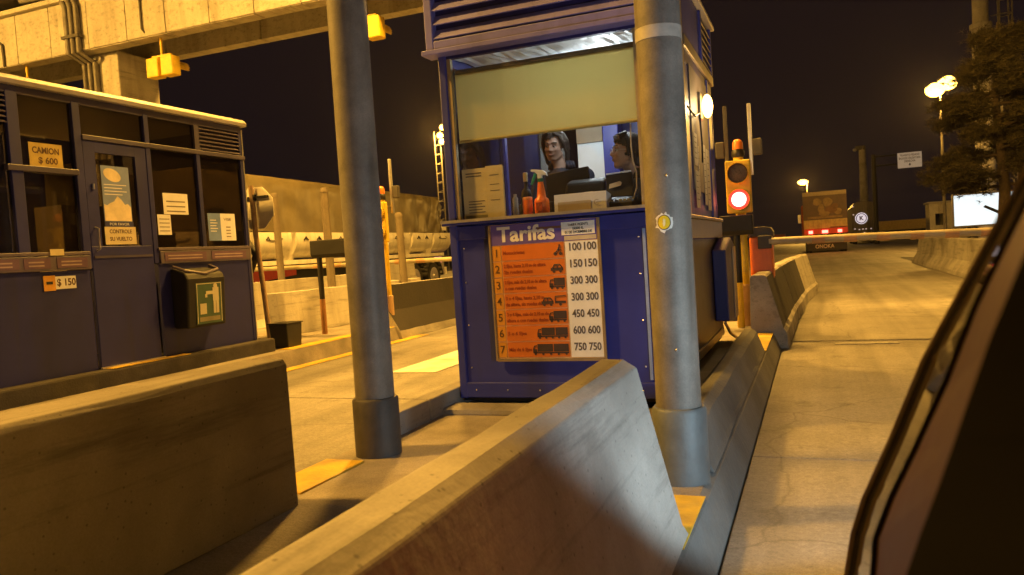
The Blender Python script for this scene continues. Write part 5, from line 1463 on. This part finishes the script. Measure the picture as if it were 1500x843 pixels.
# overhead sign
t = thing("overhead_sign", "white sign panel on a dark cantilever gantry post", "road sign", (4.75, 70, 0))
obj("gantry_post", MB().tube((4.75, 70, 0), (4.75, 70, 7.3), .2, .17, 12), black_mt, t, smooth=40)
for zz in (7.1, 6.35):
    obj("gantry_arm", MB().tube((4.75, 70, zz), (6.6, 70, zz), .08, n=8), black_mt, t)
box("sign_panel", 6.5, 8.24, 69.86, 69.92, 5.98, 7.2, mat("overhead_white", (.66, .64, .6), .5, var=.06, emit=(.9, .9, .85), estr=.12), t)
for q, s in enumerate(("TRANSITO PESADO", "BALANZA OBLIGATORIA", "DERECHA")):
    text(s, .24, (7.37, 69.85, 6.98 - q * .24), ink_soft, t, bold=.004, width=(1.4, 1.55, .8)[q])
obj("down_arrow", MB().prism([(7.37, 69.852, 6.12), (7.45, 69.852, 6.24), (7.37, 69.852, 6.36), (7.29, 69.852, 6.24)], [(7.37, 69.858, 6.12), (7.45, 69.858, 6.24), (7.37, 69.858, 6.36), (7.29, 69.858, 6.24)]), ink, t)
# small block house
t = thing("guard_hut", "small pale concrete hut with dark opening behind the lamp post", "hut", (8.0, 61, 0))
obj("hut_wall", MB().box(7.4, 7.75, 60, 62, 0, 2.7).box(8.25, 8.75, 60, 62, 0, 2.7).box(7.75, 8.25, 60, 62, 0, 1.2).box(7.75, 8.25, 60, 62, 2.0, 2.7), concrete_pale, t)
box("hut_roof", 7.3, 8.85, 59.9, 62.1, 2.7, 2.82, concrete, t)
box("hut_back", 7.76, 8.24, 61.8, 61.9, 1.2, 2.0, dark_in, t)
# parked far trailer
t = thing("far_trailer", "long low yellowish trailer parked in the distance", "trailer", (8.5, 92, 0))
box("trailer_side", 6.2, 10.9, 90, 92.4, 1.02, 2.02, mat("yellowish_board", (.5, .36, .12), .6, var=.25), t, bevel=.04)
box("trailer_frame", 6.4, 10.7, 90.2, 92.2, .7, 1.0, black_mt, t)
for xx in (6.9, 7.9, 10.0):
    wheel(t, (xx, 90.4, .45), .45, .3)
# backlit billboard
t = thing("billboard", "backlit white billboard under the dark tree", "billboard", (8.3, 45.2, 0))
box("lit_face", 6.66, 9.95, 45.0, 45.06, 1.08, 2.62, emission("billboard_glow", (.82, .95, 1.0), 1.15), t)
for a in ((6.58, 6.66, 1.0, 2.7), (9.95, 10.03, 1.0, 2.7)):
    box("billboard_frame", a[0], a[1], 44.95, 45.15, a[2], a[3], alu, t)
box("billboard_frame", 6.66, 9.95, 44.95, 45.15, 2.62, 2.70, alu, t)
box("billboard_frame", 6.66, 9.95, 44.95, 45.15, 1.0, 1.08, alu, t)
for xx in (7.3, 9.3):
    box("billboard_leg", xx - .08, xx + .08, 45.07, 45.2, 0, 1.0, black_mt, t)
obj("dark_bar", MB().prism([(7.95, 44.985, 1.95), (8.05, 44.985, 2.05), (8.95, 44.985, 1.55), (8.85, 44.985, 1.42)], [(7.95, 44.998, 1.95), (8.05, 44.998, 2.05), (8.95, 44.998, 1.55), (8.85, 44.998, 1.42)]), ink, t)
# tall column with caged ladder
t = thing("antenna_tower", "tall pale column with caged ladder above the tree", "tower", (9.2, 50, 0))
obj("column_shaft", MB().lathe([(.5, 0), (.47, 11.9), (.55, 11.95), (.55, 12.2), (.40, 12.25), (.38, 22)], (9.1, 50.3, 0), 24), concrete_pale, t, smooth=40)
for xx, yy in ((9.95, 50), (10.55, 50), (10.0, 50.6), (10.5, 50.6)):
    obj("ladder_rail", MB().tube((xx, yy, 0), (xx, yy, 22), .04, n=6), steel, t)
for q in range(24):
    obj("cage_hoop", MB().path([(9.55, 50.1, .8 + q * .9), (9.95, 49.95, .8 + q * .9), (10.55, 49.95, .85 + q * .9), (10.55, 50.62, .85 + q * .9), (10.0, 50.65, .8 + q * .9)], .035, 5), steel, t)
# lattice floodlight mast behind the booth
fm_ = thing("floodlight_mast", "lattice floodlight mast with glowing lamps beside the booth window", "mast", (-29.7, 60, 0))
for dx, dy in ((-.28, 0), (.28, 0), (0, .5)):
    obj("mast_leg", MB().tube((-29.7 + dx, 60 + dy, 0), (-29.7 + dx, 60 + dy, 12.0), .05, n=6), steel, fm_)
for q in range(15):
    obj("lattice_brace", MB().path([(-29.98, 60, .4 + q * .8), (-29.42, 60, .4 + q * .8), (-29.7, 60.5, .6 + q * .8), (-29.98, 60, .4 + q * .8)], .03, 5), steel, fm_)
for dx, dz in ((.35, -.2), (.65, .45), (.5, -.75)):
    obj("flood_lamp", MB().ball((-29.7 + dx, 59.8, 11.8 + dz), (.30, .2, .26), 12, 8), emission("sodium_glow", (1.0, .58, .10), 9), fm_, smooth=60)
lamp("sodium_light", 'POINT', (-29.0, 59, 11.4), 9000, SODIUM, fm_, .4)

# ------------------------------------------------------------------ pine tree on the right
def pine(label, x, y, h, rad, seed):
    rnd = random.Random(seed)
    t = thing("pine_tree", label, "tree", (x, y, 0))
    tk_ = MB().path([(x, y, 0), (x + .1, y, h * .3), (x - .05, y + .1, h * .65), (x + .05, y, h)], [.22, .17, .10, .03], 10)
    tip = []
    for i in range(44):
        z = h * (.31 + .66 * (i / 44)) + rnd.uniform(-.1, .1)
        a = rnd.uniform(0, 6.28)
        f_ = 1 - (i / 44) ** 2.2 * .75
        L_ = rad * f_ * rnd.uniform(.55, 1.0)
        p0 = Vector((x, y, z))
        d = Vector((math.cos(a), math.sin(a), rnd.uniform(-.12, .25)))
        p1 = p0 + d * L_ * .55 + Vector((0, 0, -.05)); p2 = p0 + d * L_ + Vector((0, 0, rnd.uniform(-.3, .15)))
        tk_.path([p0, p1, p2], [.05 * f_ + .015, .03, .01], 6)
        tip.append((p0, p1, p2, L_))
    obj("trunk", tk_, bark, t, smooth=50)
    for name_, m2, share in (("crown", leaf, .72), ("dry_crown", leaf2, .28)):
        vs, fs = [], []
        for (p0, p1, p2, L_) in tip:
            for c in range(int((16 + 12 * L_) * share * 7.0)):
                u = rnd.uniform(.25, 1.05)
                b_ = p0.lerp(p1, min(1, u * 2)) if u < .5 else p1.lerp(p2, (u - .5) * 2)
                b_ = b_ + Vector((rnd.gauss(0, .16), rnd.gauss(0, .16), rnd.gauss(0, .13)))
                for nn in range(13):
                    d = Vector((rnd.gauss(0, 1), rnd.gauss(0, 1), rnd.gauss(.25, .8))).normalized()
                    ln = rnd.uniform(.12, .26)
                    s_ = d.orthogonal().normalized() * .011
                    o_ = len(vs)
                    vs += [tuple(b_ - s_), tuple(b_ + s_), tuple(b_ + d * ln)]
                    fs.append((o_, o_ + 1, o_ + 2))
        mb = MB(); mb.add(vs, fs)
        obj(name_, mb, m2, t)
pine("dark pine tree in front of the tower and billboard", 5.75, 29.5, 7.6, 2.3, 3)
pine("second dark pine reaching out of frame on the right", 8.3, 31.0, 8.2, 2.3, 8)

# ------------------------------------------------------------------ plaza floodlight posts beside and behind the camera
def plaza_lamp(label, x, y, h, power, aim, spot=150, z0=0.0, arm=0.0):
    t = thing("floodlight_post", label, "street lamp", (x, y, z0), "sodium floodlights lighting the plaza")
    obj("lamp_pole", MB().tube((x, y, z0), (x, y, h), .1, .06, 14), steel, t, smooth=40)
    yh = y + arm
    if arm:
        obj("lamp_arm", MB().tube((x, y, h - .05), (x, yh, h + .08), .045, n=8), steel, t, smooth=40)
    hd = box("lamp_head", x - .3, x + .3, yh - .2, yh + .2, h, h + .16, steel_dark, t, bevel=.04)
    obj("lamp_lens", MB().box(x - .25, x + .25, yh - .16, yh + .16, h - .03, h - .001), emission("sodium_glow", (1.0, .58, .10), 9), hd)
    lamp("sodium_light", 'SPOT', (x, yh, h - .12), power, SODIUM, t, .45, aim, R(spot), .6)
    return t
plaza_lamp("sodium floodlight post on the far side of the truck island", -9.6, 0.6, 11.0, 16500, (-3.0, 4.5, 0))
plaza_lamp("added unseen sodium floodlight post behind the camera at the right roadside", 4.6, -5.0, 9.5, 300, (-3.0, 6, 0))  # unseen, added for weak light from the right on the sign back
plaza_lamp("sodium floodlight post beside the truck booth facing the footbridge", -17.5, 2.0, 8.0, 16000, (-13, 13, 5))
plaza_lamp("sodium floodlight post on the footbridge deck above the truck lane", -5.2, 12.3, 8.8, 6500, (-5.6, 10.0, 0), z0=7.5, arm=-1.5)
plaza_lamp("added unseen sodium floodlight post on the footbridge deck facing the truck yard", -8.6, 13.6, 9.0, 9500, (-13.2, 20.5, 1.5), z0=7.5, arm=1.2)  # unseen, added to light the trailer's near side
plaza_lamp("sodium floodlight post on the footbridge deck above the lane exit", 1.5, 13.6, 8.6, 5200, (0.8, 21, 0), z0=7.5, arm=.75)
plaza_lamp("added unseen sodium floodlight post on the footbridge deck above the booth lane", -1.6, 12.3, 8.8, 6800, (0.2, 6.5, 0), z0=7.5, arm=-1.0)  # unseen, added to fill the shadows on the booth lane

# ------------------------------------------------------------------ own car at the right edge
cr = thing("red_car", "red car with dark window frame close at the right edge", "car", (.9, .2, 0))
def hull(z_list):
    st = [(-2.2, .06, 1.60, .80), (-1.9, .0, 1.68, .86), (-.6, -.01, 1.70, .86), (.2, .0, 1.71, .86), (.75, .03, 1.72, .85), (1.0, .07, 1.72, .84), (1.45, .15, 1.72, .80), (1.9, .27, 1.66, .72), (2.12, .42, 1.50, .60)]
    vs = []
    n_ = 8
    for (yy, xl, xr_, zt) in st:
        vs += [(xl + .05, yy, .24), (xl, yy, .45), (xl + .005, yy, zt * .78), (xl + .05, yy, zt), (xr_ - .05, yy, zt), (xr_ - .005, yy, zt * .78), (xr_, yy, .45), (xr_ - .05, yy, .24)]
    fs = [(i * n_ + k, (i + 1) * n_ + k, (i + 1) * n_ + (k + 1) % n_, i * n_ + (k + 1) % n_) for i in range(len(st) - 1) for k in range(n_)]
    fs += [tuple(range(n_)), tuple((len(st) - 1) * n_ + k for k in range(n_ - 1, -1, -1))]
    return MB().add(vs, fs)
obj("body_shell", hull(None), car_red, cr, smooth=35)
for (xx, yy) in ((.14, 1.35), (1.62, 1.35), (.06, -1.4), (1.62, -1.4)):
    wheel(cr, (xx, yy, .31), .31, .19)
def ribbon(name, A, Bc, thick, m, parent, smooth=None):
    """solid strip between two 3D edge curves, thickened away from the lane"""
    n_ = len(A)
    off = Vector((thick, thick * .6, 0))
    mb = MB()
    vs = [Vector(p) for p in A] + [Vector(p) for p in Bc] + [Vector(p) + off for p in Bc] + [Vector(p) + off for p in A]
    fs = []
    for i in range(n_ - 1):
        for k in range(4):
            a, b_ = k * n_, ((k + 1) % 4) * n_
            fs.append((a + i, a + i + 1, b_ + i + 1, b_ + i))
    fs += [(0, n_, 2 * n_, 3 * n_), (n_ - 1, 4 * n_ - 1, 3 * n_ - 1, 2 * n_ - 1)]
    mb.add(vs, fs)
    return obj(name, mb, m, parent, smooth=smooth)
EDGE_A = [ (0.0045, 1.0200, 0.6731), (0.0153, 1.0200, 0.7238), (0.0254, 1.0200, 0.7791), (0.0387, 1.0000, 0.8292), (0.0662, 0.9500, 0.9132), (0.0929, 0.8500, 1.0209), (0.1084, 0.7400, 1.0913), (0.1149, 0.6300, 1.1444), (0.1193, 0.5500, 1.1821), (0.1327, 0.4700, 1.2370) ]
EDGE_B = [ (0.0100, 1.0200, 0.6721), (0.0207, 1.0200, 0.7228), (0.0308, 1.0200, 0.7780), (0.0439, 1.0000, 0.8280), (0.0710, 0.9500, 0.9120), (0.0970, 0.8500, 1.0197), (0.1119, 0.7400, 1.0901), (0.1178, 0.6300, 1.1434), (0.1218, 0.5500, 1.1811), (0.1347, 0.4700, 1.2361) ]
SEAL_A = [ (0.0100, 1.0170, 0.6736), (0.0207, 1.0170, 0.7241), (0.0307, 1.0170, 0.7790), (0.0438, 0.9970, 0.8290), (0.0708, 0.9470, 0.9128), (0.0967, 0.8470, 1.0202), (0.1115, 0.7370, 1.0904), (0.1172, 0.6270, 1.1434), (0.1211, 0.5470, 1.1810), (0.1338, 0.4670, 1.2355) ]
SEAL_B = [ (0.0154, 1.0170, 0.6727), (0.0261, 1.0170, 0.7231), (0.0352, 1.0170, 0.7781), (0.0475, 0.9970, 0.8281), (0.0742, 0.9470, 0.9119), (0.1008, 0.8470, 1.0190), (0.1179, 0.7370, 1.0882), (0.1290, 0.6270, 1.1392), (0.1330, 0.5470, 1.1762), (0.1445, 0.4670, 1.2306) ]
PIL_A = [ (0.0335, 0.7200, 0.8168), (0.0365, 0.7200, 0.8516), (0.0399, 0.7200, 0.8838), (0.0520, 0.7000, 0.9268), (0.0682, 0.6800, 0.9718), (0.0844, 0.6200, 1.0385), (0.0931, 0.5600, 1.0951), (0.1009, 0.5000, 1.1404), (0.1061, 0.4500, 1.1738), (0.1201, 0.4000, 1.2229) ]
PIL_B = [ (0.0363, 0.5000, 0.9201), (0.0427, 0.5000, 0.9444), (0.0516, 0.5000, 0.9711), (0.0594, 0.4900, 0.9991), (0.0675, 0.4800, 1.0295), (0.0802, 0.4500, 1.0883), (0.0869, 0.4200, 1.1242), (0.0938, 0.4000, 1.1533), (0.0979, 0.3700, 1.1793), (0.1088, 0.3300, 1.2132) ]
PSEAL_A = [ (0.0288, 0.7240, 0.8158), (0.0319, 0.7240, 0.8509), (0.0353, 0.7240, 0.8833), (0.0477, 0.7040, 0.9266), (0.0642, 0.6840, 0.9718), (0.0811, 0.6240, 1.0389), (0.0904, 0.5640, 1.0958), (0.0987, 0.5040, 1.1413), (0.1045, 0.4540, 1.1750), (0.1192, 0.4040, 1.2246) ]
PSEAL_B = [ (0.0358, 0.7240, 0.8146), (0.0388, 0.7240, 0.8495), (0.0423, 0.7240, 0.8819), (0.0544, 0.7040, 0.9251), (0.0705, 0.6840, 0.9702), (0.0867, 0.6240, 1.0373), (0.0952, 0.5640, 1.0942), (0.1030, 0.5040, 1.1398), (0.1082, 0.4540, 1.1735), (0.1222, 0.4040, 1.2232) ]
BLK_A = [ (0.0349, 0.4960, 0.9218), (0.0413, 0.4960, 0.9460), (0.0501, 0.4960, 0.9724), (0.0579, 0.4860, 1.0002), (0.0659, 0.4760, 1.0304), (0.0786, 0.4460, 1.0889), (0.0853, 0.4160, 1.1245), (0.0921, 0.3960, 1.1534), (0.0961, 0.3660, 1.1790), (0.1069, 0.3260, 1.2125) ]
BLK_B = [ (0.1342, 0.3000, 1.0121), (0.1367, 0.3000, 1.0245), (0.1404, 0.3000, 1.0382), (0.1441, 0.3000, 1.0510), (0.1481, 0.3000, 1.0657), (0.1558, 0.3000, 1.0952), (0.1618, 0.3000, 1.1149), (0.1676, 0.3000, 1.1332), (0.1740, 0.3000, 1.1518), (0.1881, 0.3000, 1.1817) ]
GLS_A = [ (0.0131, 1.0180, 0.6726), (0.0238, 1.0180, 0.7231), (0.0338, 1.0180, 0.7781), (0.0468, 0.9980, 0.8280), (0.0736, 0.9480, 0.9118), (0.0992, 0.8480, 1.0193), (0.1136, 0.7380, 1.0896), (0.1190, 0.6280, 1.1428), (0.1227, 0.5480, 1.1805), (0.1352, 0.4680, 1.2352) ]
GLS_B = [ (0.0356, 0.7300, 0.8123), (0.0386, 0.7300, 0.8476), (0.0421, 0.7300, 0.8802), (0.0543, 0.7100, 0.9237), (0.0707, 0.6900, 0.9692), (0.0871, 0.6300, 1.0367), (0.0959, 0.5700, 1.0941), (0.1039, 0.5100, 1.1401), (0.1093, 0.4600, 1.1742), (0.1238, 0.4100, 1.2246) ]

ribbon("window_trim_edge", EDGE_A, EDGE_B, .012, mat("tan_highlight_trim", (0.30, 0.24, 0.17), .35, metal=.3, var=.1), cr, 50)  # thin tan strip; the edge highlight is put into its colour
ribbon("pillar_seal", SEAL_A, SEAL_B, .02, rubber, cr, 50)
ribbon("quarter_glass", GLS_A, GLS_B, .004, g_car, cr)
ribbon("inner_seal", PSEAL_A, PSEAL_B, .012, rubber, cr, 50)
ribbon("door_pillar", PIL_A, PIL_B, .015, mat("red_brown_trim", (0.02, 0.0065, 0.004), .55, var=.15, scale=8, spec=.2), cr, 50)
ribbon("door_frame_seal", BLK_A, BLK_B, .03, mat("matt_black_seal", (.004, .0035, .004), .95, var=.1, spec=.05), cr, 50)
obj("wing_mirror", MB().ball((.085, 1.2, .64), (.055, .05, .06), 20, 14), mat("brown_mirror_shell", (.12, .085, .06), .5), cr, smooth=60)
for xx in (.46, 1.38):
    obj("headlamp", MB().ball((xx, 2.04, .62), (.13, .08, .07), 16, 10), emission("headlamp_glow", (.85, .93, 1.0), 12), cr, smooth=60)
lamp("headlamp_light", 'SPOT', (.38, 2.2, .66), 34, (.70, .90, 1.0), cr, .07, (.008, 2.812, 1.45), R(178), .05)
lamp("headlamp_light", 'SPOT', (1.30, 2.2, .66), 80, (.70, .90, 1.0), cr, .07, (1.12, 2.79, 1.445), R(178), .05)

# ------------------------------------------------------------------ thin scattering volume round the plaza, added for lamp glare halos
halo_m = bpy.data.materials.new("halo_scatter"); halo_m.use_nodes = True
_n, _l = halo_m.node_tree.nodes, halo_m.node_tree.links
_n.remove(_n["Principled BSDF"])
pv = _n.new("ShaderNodeVolumePrincipled")
pv.inputs["Color"].default_value = (.9, .9, .9, 1); pv.inputs["Density"].default_value = 0.0002; pv.inputs["Anisotropy"].default_value = 0.8
_l.new(pv.outputs[0], _n["Material Output"].inputs["Volume"])
tag(box("halo_box", -405, 405, -125, 605, -1.03, 24, halo_m), kind="stuff")
